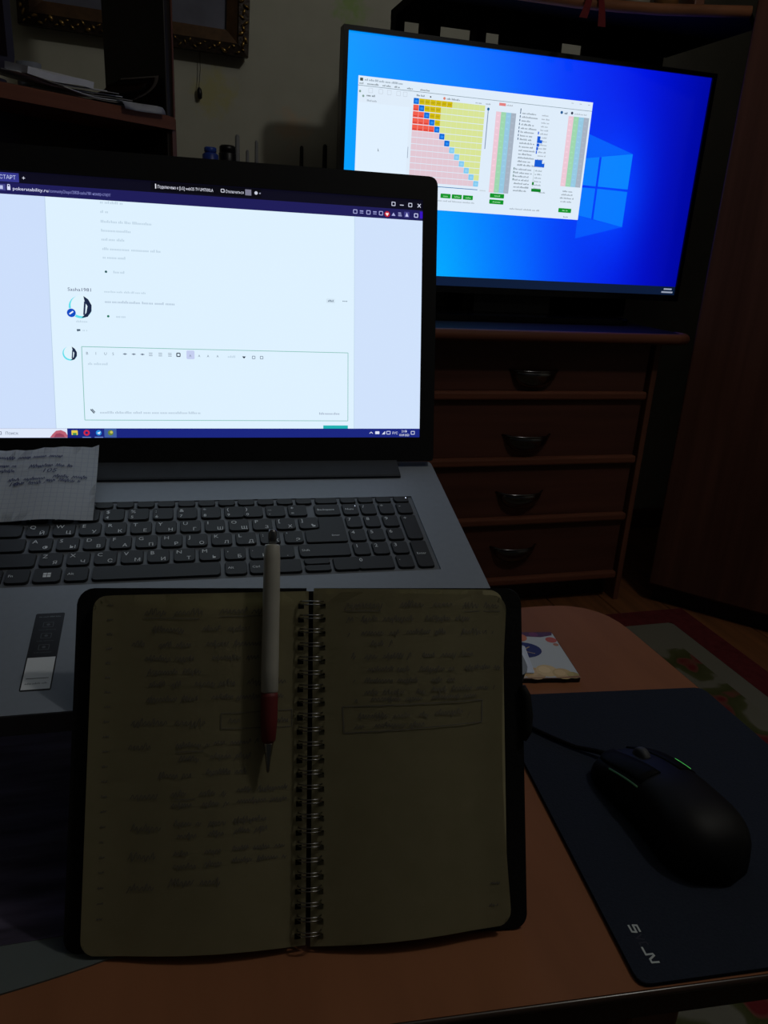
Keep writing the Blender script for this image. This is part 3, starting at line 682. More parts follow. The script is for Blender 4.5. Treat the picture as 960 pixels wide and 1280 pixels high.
M_KEY = mat('key_black', (27, 29, 31), 0.6, 0, 0.05, 100)
M_LEG = mat('key_legend', (215, 220, 224), 0.6)
KM = {}
def key_mesh(w_, h_):
    k = (round(w_, 4), round(h_, 4))
    if k in KM: return KM[k]
    bm = bmesh.new(); r = min(0.0025, h_ * .3)
    lo = rrect(-w_ / 2, -h_ / 2, w_ / 2, h_ / 2, [r * 1.2, r * 1.2, r * .6, r * .6], 3)
    hi = rrect(-w_ / 2 + .0005, -h_ / 2 + .0006, w_ / 2 - .0005, h_ / 2 - .0004, [r * 1.2, r * 1.2, r * .6, r * .6], 3)
    a = [bm.verts.new((p[0], p[1], -0.0009)) for p in lo]; b_ = [bm.verts.new((p[0], p[1], 0.0011)) for p in hi]
    bm.faces.new(a[::-1]); bm.faces.new(b_)
    for i in range(len(a)): bm.faces.new((a[i], a[(i + 1) % len(a)], b_[(i + 1) % len(a)], b_[i]))
    me = bpy.data.meshes.new('key'); bmesh.ops.recalc_face_normals(bm, faces=bm.faces); bm.to_mesh(me); bm.free(); me.materials.append(M_KEY); KM[k] = me
    return me
KH = 0.0160
def key(x, y, w_=0.0163, h_=KH, tl=None, br=None, mid=None, bl=None):
    o = link('key', key_mesh(w_, h_), None, lp, (x, y, 0))
    if tl or br or mid or bl:
        bm = bmesh.new(); z = 0.00116
        if tl: put_text(bm, tl, -w_ / 2 + .0020, h_ / 2 - .0064, 0.0058, z)
        if bl: put_text(bm, bl, -w_ / 2 + .0022, -h_ / 2 + .0024, 0.0048, z)
        if br: put_text(bm, br, w_ / 2 - .0066, -h_ / 2 + .0022, 0.0054, z)
        if mid: put_text(bm, mid, -w_ / 2 + .0022, -0.001, 0.0036, z)
        obj('legend', bm, M_LEG, o)
    return o
# letter rows
for i, c in enumerate(LAT[0]): key(-0.00475 + i * 0.019, 0.0185, tl=c, br=CYR[0][i])
for i in (10, 11): key(-0.00475 + i * 0.019, 0.0185, tl='[]'[i - 10], br=CYR[0][i])
for i, c in enumerate(LAT[1]): key(i * 0.019, 0, tl=c, br=CYR[1][i])
key(9 * 0.019, 0, tl=':', br='Ж'); key(10 * 0.019, 0, 0.0155, tl='\'', br='Э')
for i, c in enumerate(LAT[2]): key(0.0095 + i * 0.019, -0.0185, tl=c, br=CYR[2][i])
key(0.0095 + 7 * 0.019, -0.0185, tl=',', br='Б'); key(0.0095 + 8 * 0.019, -0.0185, tl='.', br='Ю'); key(0.0095 + 9 * 0.019, -0.0185, tl='/', br='.')
# number row
for i, c in enumerate('1234567890-='): key(-0.0075 + i * 0.019 - (0.0004 * i if i > 8 else 0), 0.0369, tl='!@#$%:&*()_+'[i], bl=c)
key(-0.0268, 0.0369, 0.0165); key(0.2226, 0.0369, 0.0222, mid='Backspace')
# modifiers
key(-0.0300, 0.0185, 0.0290, mid='Tab'); key(-0.0268, 0, 0.0320, mid='Caps'); key(-0.0222, -0.0185, 0.0425, mid='Shift')
key(0.2128, -0.0185, 0.0415, mid='Shift')
key(-0.0312, -0.0365, 0.0215, mid='Ctrl'); key(-0.0106, -0.0365, 0.0165, mid='Fn'); kw = key(0.0092, -0.0365, 0.0190); key(0.0290, -0.0365, 0.0165, mid='Alt')
bm = bmesh.new()                                        # four-pane mark on the key beside Fn
for (a, b_) in ((-.0026, .0002), (.0002, .0002), (-.0026, -.0024), (.0002, -.0024)): 
    q = [bm.verts.new((p[0], p[1], 0.00116)) for p in ((a, b_), (a + .0024, b_), (a + .0024, b_ + .0022), (a, b_ + .0022))]; bm.faces.new(q)
obj('legend', bm, M_LEG, kw)
key(0.0853, -0.0365, 0.0915); key(0.1424, -0.0365, 0.0165, mid='Alt'); key(0.1605, -0.0365, 0.0165, mid='Ctrl')
key(0.1820, -0.0365, 0.0205); key(0.2047, -0.0323, 0.0205, 0.0076); key(0.2047, -0.0407, 0.0205, 0.0076); key(0.2272, -0.0365, 0.0205)
# enter key: L shape
bm = bmesh.new(); L0 = [(0.1997, -0.008), (0.2336, -0.008), (0.2336, 0.0265), (0.2128, 0.0265), (0.2128, 0.0090), (0.1997, 0.0080)]
prism(bm, rounded(L0, [.0025, .0025, .0015, .0015, .001, .0015], 3), -0.0009, 0.0011, 0.0004); ek = obj('key', bm, M_KEY, lp)
bm = bmesh.new(); put_text(bm, 'Enter', 0.221, -0.0005, 0.003, 0.00116); obj('legend', bm, M_LEG, ek)
# number pad
NXs = (0.2427, 0.2585, 0.2747, 0.2909)
for r, row in enumerate(('789', '456', '123')):
    for c, ch_ in enumerate(row): key(NXs[c], 0.0185 - r * 0.0185, 0.0138, tl=ch_)
key(NXs[0], 0.0369, 0.0138, mid='Num'); key(NXs[1], 0.0369, 0.0138, tl='/'); key(NXs[2], 0.0369, 0.0138, tl='*'); key(NXs[3], 0.0369, 0.0138, tl='-')
key(NXs[3], 0.00925, 0.0138, 0.0345, tl='+'); key(NXs[3], -0.0275, 0.0138, 0.0345, mid='Enter')
key(0.2506, -0.0365, 0.0297, tl='0'); key(NXs[2], -0.0365, 0.0138, tl='.')
# function row
for x in NXs: key(x, 0.0508, 0.0138, 0.0088)
key(0.2235, 0.0508, 0.0195, 0.0088)
for i in range(16): key(0.2040 - i * 0.0163, 0.0508, 0.0140, 0.0088)
# power light
bm = bmesh.new(); prism(bm, rrect(0.2948, 0.0518, 0.2958, 0.0528, 0.0004, 2), 0.0011, 0.0014)
lm_ = bpy.data.materials.new('key_led'); lm_.use_nodes = True; b = lm_.node_tree.nodes['Principled BSDF']; b.inputs['Emission Color'].default_value = (0.7, 0.8, 1, 1); b.inputs['Emission Strength'].default_value = 1.2
obj('power_light', bm, lm_, lp)
bm = bmesh.new(); prism(bm, rrect(0.2470, 0.0412, 0.2477, 0.0419, 0.0003, 2), 0.0011, 0.0014); obj('lock_light', bm, lm_, lp)

# sticker with three pictograms and a white foot (its square code is left out)
st = obj('sticker', prism(bmesh.new(), rrect(0.0078, -0.146, 0.0260, -0.0765, 0.0012), 0.0, 0.00015), mat('sticker_black', (20, 21, 23), 0.35), lp)
P = Print()
P.rect(0.8, 1.0, 17.4, 28.0, (205, 210, 214), 1)
P.line(2.5, 10.0, 15.6, 10.0, 0.5, (60, 60, 62), 2); P.blur(2.5, 15, 5.2, 1.4, (130, 136, 140), 2, 5)
for k, y in enumerate((37, 47.5, 58)):
    P.frame(6.0, y - 2, 12.2, y + 2.4, 0.4, (74, 78, 82), 1); P.disc(9.1, y + .2, 1.1, (74, 78, 82), 1); P.blur(4.0, 14.5, y - 5.0, 0.9, (66, 70, 74), 1, k)
P.blur(2.5, 16, 65.5, 1.2, (96, 100, 104), 1, 8)
P.build('sticker_print', M_PRINT, st, (0.0078, -0.146, 0.00016))

# lid, hinged at the back
HY, LT = 0.105, R(62.886)
def lidpart(name, bm, mt, parent=lp, smooth=False):
    return obj(name, bm, mt, parent, smooth, (0, HY, 0), (LT, 0, 0))
bm = bmesh.new(); prism(bm, rrect(XL, 0.006, XR, 0.2647, [0.004, 0.004, 0.009, 0.009]), -0.008, -0.0012)
lidpart('lid', bm, mat('lid_shell_grey', (90, 94, 100), 0.45), lp)
bm = bmesh.new()
D0, D1, DB, DT = -0.0611, 0.3209, 0.0287, 0.2439
for k, pts in enumerate(([(XL, 0.006), (XR, 0.006), (XR, DB), (XL, DB)], [(XL, DT), (XR, DT), (XR, 0.2647), (XL, 0.2647)], [(XL, DB), (D0, DB), (D0, DT), (XL, DT)], [(D1, DB), (XR, DB), (XR, DT), (D1, DT)])):
    prism(bm, rounded(pts, {0: [.004, .004, 0, 0], 1: [0, 0, .009, .009]}.get(k, [0, 0, 0, 0])), -0.0012, 0.0006)
lidpart('bezel', bm, mat('matte_black_bezel', (13, 13, 15), 0.55), lp)
# hinge cover bar
bm = bmesh.new()
prof = [(0.0868, 0.0), (0.0870, 0.0022), (0.0885, 0.0030), (0.1075, 0.0068), (0.1150, 0.0050), (0.1158, 0.0)]
r0 = [bm.verts.new((-0.038, y, z)) for y, z in prof]; r1 = [bm.verts.new((0.2985, y, z)) for y, z in prof]
bm.faces.new(r0); bm.faces.new(r1[::-1])
for i in range(len(prof)): bm.faces.new((r0[i], r1[i], r1[(i + 1) % len(prof)], r0[(i + 1) % len(prof)]))
obj('hinge_cover', bm, mat('hinge_grey', (54, 57, 62), 0.55, 0, 0.05, 100, 0.1), lp)

# lit screen of the laptop: a web page
dp = bpy.data.meshes.new('lit_panel')
vs, fs, cs = [], [], []; NX, NY = 24, 14
for j in range(NY + 1):
    for i in range(NX + 1):
        u, v = i / NX, j / NY; vs.append((u * .382, v * .2152, 0)); cs += list(lin((222, 241, 255))) + [1]
for j in range(NY):
    for i in range(NX): a = j * (NX + 1) + i; fs.append((a, a + 1, a + NX + 2, a + NX + 1))
dp.from_pydata(vs, [], fs); dp.color_attributes.new('Col', 'FLOAT_COLOR', 'POINT').data.foreach_set('color', cs)
off = Vector((D0, DB, -0.0004)); ro = Euler((LT, 0, 0)).to_matrix() @ off
pn = link('lit_panel', dp, M_SCREEN, lp, (ro.x, ro.y + HY, ro.z), (LT, 0, 0))
P = Print()
P.rect(0, 8.1, 60.2, 197, (205, 223, 252), 1); P.rect(318.8, 8.1, 382, 197, (208, 226, 252), 1)
P.rect(60, 8.1, 60.5, 197, (186, 208, 232), 2); P.rect(318.5, 8.1, 319, 197, (192, 216, 236), 2)
P.rect(0, 206, 382, 215.2, (10, 9, 26), 1)                              # tab strip
P.rect(0, 197, 382, 206, (30, 28, 88), 1)                                # address bar
P.rect(0, 206.5, 41.4, 213.6, (52, 54, 140), 2); P.text('номер СТАРТ', 14, 208.7, 4.2, (190, 200, 240), 3, 25)
P.text('+', 43.6, 208.6, 4.6, (235, 238, 255), 3)
P.rect(24, 199.6, 31, 204.4, (70, 70, 140), 2); P.rect(26, 200.6, 29, 203.4, (190, 196, 235), 3); P.rect(32.2, 200.2, 34.6, 203, (220, 224, 255), 3); P.frame(32.6, 202.6, 34.2, 204.4, 0.5, (220, 224, 255), 3)
P.text('pokerstability.ru', 36.2, 200.4, 3.6, (225, 228, 255), 3, 27); P.text('/community/2/topic/20828-sasha1981-номер-старт/', 63.6, 200.4, 3.6, (132, 136, 200), 3, 48)
P.rect(144, 207.4, 236, 214.6, (6, 6, 14), 2)
P.rect(147.6, 209.2, 148.4, 213, (230, 230, 240), 3); P.text('Подключено к [LG] webOS TV UM7300LA', 149.4, 209.6, 3.6, (214, 216, 230), 3, 46)
P.frame(202, 210, 204.6, 212.4, .5, (214, 216, 230), 3); P.text('Отключиться', 205.6, 209.6, 3.5, (206, 208, 224), 3, 15.5)
P.rect(222.4, 208.8, 227.6, 213.6, (120, 120, 140), 3); P.disc(231.7, 211.2, 1.4, (200, 204, 220), 3); P.disc(235, 211.1, 0.6, (150, 154, 180), 3)
for x in (354.6, 370.3): P.frame(x - 1.6, 208.6, x + 1.4, 211.6, 0.55, (214, 218, 240), 3)
P.rect(360.5, 209.2, 364, 209.8, (214, 218, 240), 3); P.line(377.2, 208.5, 380, 211.6, .6, (214, 218, 240), 3); P.line(377.2, 211.6, 380, 208.5, .6, (214, 218, 240), 3)
for k, x in enumerate((319.3, 325.1, 331.4, 337.3, 343)):
    if k % 2: P.rect(x - 1.6, 200, x + 1.6, 200.7, (150, 154, 210), 3); P.rect(x - 1.6, 201.6, x + 1.6, 202.6, (150, 154, 210), 3)
    else: P.frame(x - 1.6, 199.8, x + 1.6, 202.8, .6, (170, 174, 225), 3)
P.disc(348.7, 200.9, 2.5, (190, 24, 40), 3); P.poly([(348.7, 199.2), (350.2, 201.2), (349.6, 202.2), (348.7, 201.6), (347.8, 202.2), (347.2, 201.2)], (255, 235, 235), 4)
P.poly([(352.8, 199.8), (356.4, 199.8), (354.6, 202.6)], (170, 174, 225), 3)
for dy in (0, 1.3, 2.6): P.rect(359, 199.8 + dy, 362.4 - dy * .3, 200.4 + dy, (170, 174, 225), 3)
P.rect(364.6, 199, 369.4, 204, (66, 64, 136), 3); P.poly([(365.6, 199.8), (368.6, 199.8), (367.1, 203.4)], (200, 204, 245), 4)
P.frame(374.2, 199.8, 377.4, 202.8, .7, (200, 204, 245), 3); P.rect(379.4, 199, 382, 205, (56, 20, 190), 3)
GR = (166, 186, 202); LG = (192, 212, 228)
for k, (a, b_, y) in enumerate(((103, 121, 194.3), (103, 109, 186.8), (103, 143, 179), (103, 126, 171.8), (103, 121, 164.6), (103.5, 150, 157), (103.5, 121, 150))): P.blur(a, b_, y, 2.3, LG, 2, 200 + k)
P.disc(105.6, 139.4, 1.0, (40, 90, 92), 2); P.blur(111.5, 121, 138.4, 2.2, LG, 2, 210)
P.text('Sasha1981', 74.4, 122.6, 3.9, (70, 76, 110), 2, 18.6)
P.blur(103.5, 137, 122.3, 1.8, LG, 2, 211); P.blur(103.8, 161, 113.8, 2.3, (182, 200, 218), 2, 212)
P.disc(106, 102.8, 1.0, (40, 120, 96), 2); P.blur(112.4, 121.4, 101.8, 2.2, LG, 2, 213); P.blur(80.2, 90.3, 97, 1.8, LG, 2, 214)
P.poly([(80.4, 91.4), (83.2, 91.4), (83.2, 89.9), (81.8, 89.9), (80.9, 89.2), (80.9, 89.9), (80.4, 89.9)], (70, 90, 110), 2); P.blur(85, 89, 89.8, 1.8, LG, 2, 215)
P.rect(293, 120.6, 301, 124.6, (212, 230, 244), 2, .8); P.blur(294.5, 299.5, 121.8, 1.9, (120, 138, 156), 3, 216)
for k in range(3): P.disc(308.4 + k * 1.6, 122.8, .45, (70, 90, 110), 3)
def avatar(x, y, r):
    P.disc(x, y, r, (98, 224, 236), 3, n=28); P.disc(x + r * .10, y + r * .12, r * .93, (224, 243, 253), 4, n=28)
    P.poly([(x + r * .3, y + r * 1.0), (x + r * .7, y + r * .72), (x + r * .98, y + r * .2), (x + r * .95, y - r * .35), (x + r * .6, y - r * .85), (x + r * .05, y - r * .98), (x + r * .5, y - r * .5), (x + r * .62, y + r * .1), (x + r * .4, y + r * .45)], (28, 40, 70), 5)
    P.line(x + r * .3, y - r * .7, x + r * .42, y + r * .5, r * .16, (34, 48, 82), 6)
avatar(84.0, 109.6, 9.2); P.disc(76.7, 104.6, 3.9, (222, 238, 252), 6); P.disc(76.7, 104.6, 3.5, (14, 76, 196), 7); P.line(75.2, 103.6, 78.2, 105.8, 1.1, (240, 246, 255), 8)
avatar(74.0, 71.0, 5.8)
P.frame(83.6, 15.2, 313, 77, .55, (130, 190, 180), 2)
TX = (116, 130, 148)
for c, x in zip('BIUS', (86.8, 94.4, 101.4, 108.0)): P.text(c, x, 70.4, 3.3, TX, 3)
for x in (118.4, 125.6, 132.8): P.line(x - 1.6, 71.6, x + 1.6, 71.6, .7, TX, 3); P.disc(x, 71.6, .8, TX, 3)
for x in (139.6, 147.6, 155.6):
    for dy in (-1, 0.2, 1.4): P.rect(x - 1.5, 71.4 + dy, x + 1.5, 71.8 + dy, (120, 134, 150), 3)
P.frame(161.4, 70.5, 164.2, 73.3, .8, (40, 50, 66), 3)
P.rect(169.6, 68.4, 176.4, 75.8, (196, 206, 240), 2, 1); 
for x in (171.8, 179.4, 187, 195.2): P.text('A', x, 70.4, 2.9, TX, 3)
P.blur(205, 211.5, 70.4, 2, LG, 3, 220); P.poly([(217.4, 71.8), (220.8, 71.8), (219.1, 69.8)], (40, 50, 66), 3)
for x in (227.6, 234.6): P.frame(x - 1.2, 69.9, x + 1.2, 72.2, .5, TX, 3)
P.blur(88.2, 103.7, 61.9, 2.2, LG, 3, 221)
P.line(88.6, 24.4, 91.4, 21.0, .9, (70, 84, 100), 3); P.line(89.8, 24.6, 92.2, 21.8, .7, (70, 84, 100), 3)
P.blur(96.2, 180.6, 20.8, 2.2, (186, 204, 220), 3, 222); P.blur(286.3, 306.3, 20.8, 2.2, (172, 186, 206), 3, 223)
P.rect(290, 8.1, 313, 11, (32, 178, 178), 3)
P.rect(0, 0, 382, 8.1, (26, 38, 128), 2)                                 # taskbar
P.rect(0, 0.2, 69, 8.0, (222, 232, 250), 3); P.frame(14.6, 2.9, 17, 5.3, .5, (110, 124, 150), 4); P.text('Поиск', 20, 2.8, 3.4, (96, 108, 130), 4)
P.poly([(55, .3), (57, 3), (60, 6), (64, 6.6), (67.5, 5), (69, 2.4), (69, .3)], (186, 96, 116), 4); P.poly([(58, .3), (60, 3.6), (63, 4), (66, 2.6), (67, .3)], (150, 66, 92), 5)
P.rect(72.4, 2.4, 77.4, 6.4, (226, 202, 74), 4, .5); P.rect(73.4, 2.4, 76.4, 4.2, (60, 140, 90), 5)
P.disc(84.6, 4.3, 2.5, (206, 40, 66), 4); P.disc(84.6, 4.3, 1.2, (26, 38, 128), 5)
P.disc(94.4, 4.3, 2.3, (40, 140, 220), 4); P.poly([(93, 4.2), (96, 5.4), (95, 3)], (230, 240, 255), 5)
P.rect(99, .2, 109, 8.0, (62, 92, 160), 3); P.disc(104.2, 4.3, 2.3, (100, 128, 56), 4); P.disc(104.8, 4.8, 1.2, (196, 190, 90), 5)
P.rect(81, .2, 88, .8, (120, 150, 220), 4); P.rect(91, .2, 98, .8, (120, 150, 220), 4)
P.line(333.6, 3.6, 335.1, 5, .6, (220, 226, 245), 4); P.line(335.1, 5, 336.6, 3.6, .6, (220, 226, 245), 4)
P.rect(339, 3, 343, 5.6, (220, 226, 245), 4, .4); P.poly([(345.4, 2.8), (348.4, 2.8), (348.4, 5.8)], (220, 226, 245), 4); P.frame(350, 3, 353.4, 5.6, .6, (200, 208, 240), 4)
P.text('РУС', 355.4, 2.9, 3.2, (214, 220, 245), 4, 5.4); P.text('21:08', 364.4, 4.6, 3.0, (230, 235, 250), 4, 5.2); P.text('03.09.2023', 362.2, 1.1, 3.0, (230, 235, 250), 4, 9.6)
P.frame(373.8, 2.8, 377, 5.6, .5, (220, 226, 245), 4)
P.build('screen_content', M_SCREEN, pn)

# laptop stand: tilted tray with front lip posts and crossed legs
sd = thing('laptop_stand', 'black folding stand hidden below the raised laptop', 'stand', (0.06, 0.56, TOP))
def lw(x, y, z):                                        # laptop local -> stand local
    v = LM @ Vector((x, y, z)); return Vector((v.x - 0.06, v.y - 0.56, v.z - TOP))
M_STAND = mat('stand_black', (16, 16, 17), 0.5)
bm = bmesh.new()
c = [lw(x, y, z) for z in (-0.0262, -0.0182) for x, y in ((0.05, -0.13), (0.25, -0.13), (0.25, 0.10), (0.05, 0.10))]
vs_ = [bm.verts.new(p) for p in c]
for f in ((0, 1, 2, 3), (4, 5, 6, 7), (0, 1, 5, 4), (1, 2, 6, 5), (2, 3, 7, 6), (3, 0, 4, 7)): bm.faces.new([vs_[i] for i in f])
obj('tray', bm, M_STAND, sd)
for x in (0.07, 0.23):
    a = lw(x, 0.08, -0.022); b_ = lw(x, -0.09, -0.022)
    bm = bmesh.new(); tube(bm, [a, (a.x, -0.05, 0.008)], 0.007, 8); obj('leg', bm, M_STAND, sd, True)
    bm = bmesh.new(); tube(bm, [b_, (b_.x, 0.10, 0.008)], 0.007, 8); obj('leg', bm, M_STAND, sd, True)
for y in (-0.05, 0.10):
    a = lw(0.06, 0, 0).x; b_ = lw(0.24, 0, 0).x; bm = bmesh.new(); tube(bm, [(a - .01, y, 0.009), (b_ + .01, y, 0.009)], 0.0085, 8); obj('foot_bar', bm, M_STAND, sd, True)

# squared note paper leaning on the laptop
npm = bpy.data.materials.new('squared_paper'); npm.use_nodes = True; nt = npm.node_tree; N = nt.nodes; L = nt.links; b = N['Principled BSDF']; b.inputs['Roughness'].default_value = 0.85
tc = N.new('ShaderNodeTexCoord'); bk = N.new('ShaderNodeTexBrick'); bk.offset = 0; bk.squash = 1
bk.inputs['Scale'].default_value = 1; bk.inputs['Mortar Size'].default_value = 0.00022; bk.inputs['Brick Width'].default_value = 0.005; bk.inputs['Row Height'].default_value = 0.005
bk.inputs['Color1'].default_value = bk.inputs['Color2'].default_value = lin((212, 218, 226)) + (1,); bk.inputs['Mortar'].default_value = lin((190, 198, 214)) + (1,)
L.new(tc.outputs['Object'], bk.inputs['Vector']); L.new(bk.outputs['Color'], b.inputs['Base Color'])
nv = LM @ Vector((0.0, 0.028, 0.003))
nt_ = thing('squared_note', 'torn squared note paper with handwriting lying over the laptop keys', 'note', nv, (R(15.089) + R(9), 0, R(-2.6113) + R(-1)))
bm = bmesh.new(); n = 16; g = []; rn = random.Random(3)
for i in range(n + 1):
    x = -0.085 + 0.1195 * i / n; top = 0.083 - 0.004 * math.sin((i / n) * 3.1) + (0.0012 * rn.uniform(-1, 1) if i < n else 0.002)
    if i > n * .55: top += 0.004 * (i / n - .55)
    row = []
    for j in range(7):
        t = j / 6; row.append(bm.verts.new((x - 0.002 * t * (i == n), top * t, 0.0006 + 0.006 * t * t + 0.0012 * math.sin(i * .7))))
    g.append(row)
for i in range(n):
    for j in range(6): bm.faces.new((g[i][j], g[i + 1][j], g[i + 1][j + 1], g[i][j + 1]))
bmesh.ops.solidify(bm, geom=bm.faces[:], thickness=0.0003)
obj('paper', bm, npm, nt_, True)

def scribble(bm, x0, x1, y, h, seed, zf, wd=0.0005, slant=0.25):
    """a line of cursive handwriting as thin ink ribbons"""
    rn = random.Random(seed); x = x0
    while x < x1 - h * .4:
        wl = min(x1 - x, h * rn.uniform(2.2, 6)); pts = []; q = x; up_ = False
        while q < x + wl:
            yy = y + (h * rn.choice((0.55, 0.6, 0.65, 1.0)) if up_ else -h * rn.choice((0, 0, 0.05, 0.05, 0.35)))
            pts.append((q + slant * (yy - y), yy)); q += h * rn.uniform(.20, .36); up_ = not up_
        sm = []
        for i in range(len(pts) - 1):
            for k in range(3):
                t = k / 3; s_ = t * t * (3 - 2 * t); sm.append((pts[i][0] * (1 - t) + pts[i + 1][0] * t, pts[i][1] * (1 - s_) + pts[i + 1][1] * s_))
        ink(bm, sm, wd, zf); x += wl + h * rn.uniform(.5, .9)
def ink(bm, pts, wd, zf):
    pr = None
    for i, p in enumerate(pts):
        a = pts[max(0, i - 1)]; b_ = pts[min(len(pts) - 1, i + 1)]; d = Vector((b_[0] - a[0], b_[1] - a[1]))
        if d.length < 1e-9: continue
        nn = Vector((-d.y, d.x)).normalized() * wd / 2
        cur = [bm.verts.new((p[0] + s_ * nn.x, p[1] + s_ * nn.y, zf(p[0] + s_ * nn.x, p[1] + s_ * nn.y))) for s_ in (-1, 1)]
        if pr: bm.faces.new((pr[0], pr[1], cur[1], cur[0]))
        pr = cur
def zn(x, y):
    t = max(0, y / 0.081); i = (x + 0.085) / 0.1195 * n; return 0.0006 + 0.006 * t * t + 0.0012 * math.sin(i * .7) + 0.0008
M_INKB = mat('blue_ink', (52, 58, 100), 0.7)
bm = bmesh.new()
for k, (a, b_, y) in enumerate(((-0.08, 0.008, 0.069), (-0.075, -0.03, 0.060), (-0.02, 0.014, 0.0585), (-0.078, -0.03, 0.0545), (-0.08, -0.04, 0.047), (-0.034, -0.006, 0.0445), (0.0, 0.029, 0.0465), (-0.078, -0.046, 0.0425), (-0.03, -0.005, 0.040), (-0.005, 0.022, 0.042), (-0.076, -0.044, 0.0375))): scribble(bm, a, b_, y, 0.0032, 300 + k, zn, 0.00055)
for s_, x, y in (('105', -0.010, 0.0520), ('18', -0.034, 0.0385)):
    vs_, fs_ = glyphs(s_); nvx = []
    for v in vs_:
        px_, py_ = x + v[0] * 0.008 + v[1] * 0.0018, y + v[1] * 0.0062; nvx.append(bm.verts.new((px_, py_, zn(px_, py_))))
    for f in fs_: bm.faces.new([nvx[i] for i in f])
obj('handwriting', bm, M_INKB, nt_)

# ================================================================== notebook leaning on the laptop front
NB = (-0.0668, 0.3635, TOP + 0.0052); NR = (R(64.2257), 0, R(-8.7985)); NS_ = 0.990
nb = thing('spiral_notebook', 'open black-covered spiral notebook with handwritten cream pages propped against the laptop', 'notebook', NB, NR)
nb.scale = (NS_, NS_, NS_)
M_COVER = mat('black_cover', (15, 15, 16), 0.7, 0, 0.15, 300, 0.2, 0.2)
for (a, b_, rr) in ((0.0, 0.1385, [.008, 0, 0, .010]), (0.1435, 0.278, [0, .008, .010, 0])):
    bm = bmesh.new(); prism(bm, rrect(a, -0.003, b_, 0.2087, rr), -0.0055, -0.003, 0.0006); obj('cover', bm, M_COVER, nb)
obj('spine_strip', bx(0.136, 0.002, -0.0062, 0.146, 0.2067, -0.0048), M_COVER, nb)
pg = bpy.data.materials.new('cream_paper'); pg.use_nodes = True; nt = pg.node_tree; N = nt.nodes; L = nt.links; b = N['Principled BSDF']; b.inputs['Roughness'].default_value = 0.9; b.inputs['Specular IOR Level'].default_value = 0.15
tc = N.new('ShaderNodeTexCoord'); nz = N.new('ShaderNodeTexNoise'); nz.inputs['Scale'].default_value = 60; nz.inputs['Detail'].default_value = 6; L.new(tc.outputs['Object'], nz.inputs['Vector'])
rp = N.new('ShaderNodeValToRGB'); rp.color_ramp.elements[0].color = lin((168, 160, 124)) + (1,); rp.color_ramp.elements[1].color = lin((186, 178, 142)) + (1,)
L.new(nz.outputs['Fac'], rp.inputs[0]); L.new(rp.outputs[0], b.inputs['Base Color'])
HOLES = [0.0055 + k * (0.1940 / 23) for k in range(24)]
def page(x_sp, x_out, y0s, y0o, y1s, y1o, z_sp, z_out, bow, rc, hole_x):
    """one sheet: from spine edge to outer edge, rounded outer corners, square holes along the spine"""
    bm = bmesh.new(); sg = 1 if x_out > x_sp else -1
    xs = [x_sp, hole_x - .0018 * sg, hole_x + .0018 * sg]
    wd = abs(x_out - xs[-1]); xs += [xs[-1] + sg * wd * t for t in (.08, .2, .35, .5, .65, .8, .9)]
    for k in range(1, 7): xs.append(x_out - sg * rc * (1 - math.sin(R(15 * k))))
    ys = [0.0]
    for hy in HOLES: ys += [hy - .0016, hy + .0016]
    ys.append(0.2087)
    def P_(x, q):
        t = (x - x_sp) / (x_out - x_sp); y0 = y0s + (y0o - y0s) * t; y1 = y1s + (y1o - y1s) * t
        d = rc - abs(x_out - x)
        cut = rc - math.sqrt(max(0, rc * rc - d * d)) if d > 0 else 0
        y0 += cut; y1 -= cut
        return (x + 0.004 * bow * math.sin(math.pi * q) * t * -sg, y0 + (y1 - y0) * q, z_sp + (z_out - z_sp) * t + 0.006 * math.sin(math.pi * min(1, t * 1.15)) * (1 if t < .87 else 1))
    G = [[bm.verts.new(P_(x, y / 0.2087)) for y in ys] for x in xs]
    for i in range(len(xs) - 1):
        for j in range(len(ys) - 1):
            if i == 1 and j % 2 == 1: continue          # a hole
            bm.faces.new((G[i][j], G[i + 1][j], G[i + 1][j + 1], G[i][j + 1]))
    bmesh.ops.solidify(bm, geom=bm.faces[:], thickness=0.00025)
    return bm, P_
def block(x0, x1, y0, y1, z0, z1, rr):
    bm = bmesh.new(); prism(bm, rrect(x0, y0, x1, y1, rr), z0, z1); return bm
obj('page_block', block(0.0105, 0.1290, 0.001, 0.2040, -0.003, 0.0012, [.008, 0, 0, .008]), pg, nb)
obj('page_block', block(0.1535, 0.2640, 0.002, 0.2072, -0.003, 0.0022, [0, .006, .008, 0]), pg, nb)
bmL, PL = page(0.1397, 0.0105, -0.0028, -0.0028, 0.2068, 0.2040, 0.0030, 0.0018, 0, 0.009, 0.1350)
lpg = obj('page', bmL, pg, nb, True)
bmR, PR = page(0.1425, 0.2660, -0.0034, 0.0018, 0.2068, 0.2040, 0.0040, 0.0030, 1, 0.009, 0.1484)
rpg = obj('page', bmR, pg, nb, True)
bmR, _ = page(0.1428, 0.2635, -0.001, 0.003, 0.2084, 0.2078, 0.0028, 0.0020, 1, 0.009, 0.1484)
obj('page', bmR, pg, nb, True)
def surf(PF, x_sp, x_out):
    def f(x, y):
        t = (x - x_sp) / (x_out - x_sp); return PF(x, 0.5)[2] + 0.0003
    return f
zl, zr = surf(PL, 0.1397, 0.0105), surf(PR, 0.1425, 0.2660)
M_INK = mat('grey_blue_ink', (112, 108, 98), 0.8)
bm = bmesh.new(); mmm = 0.001
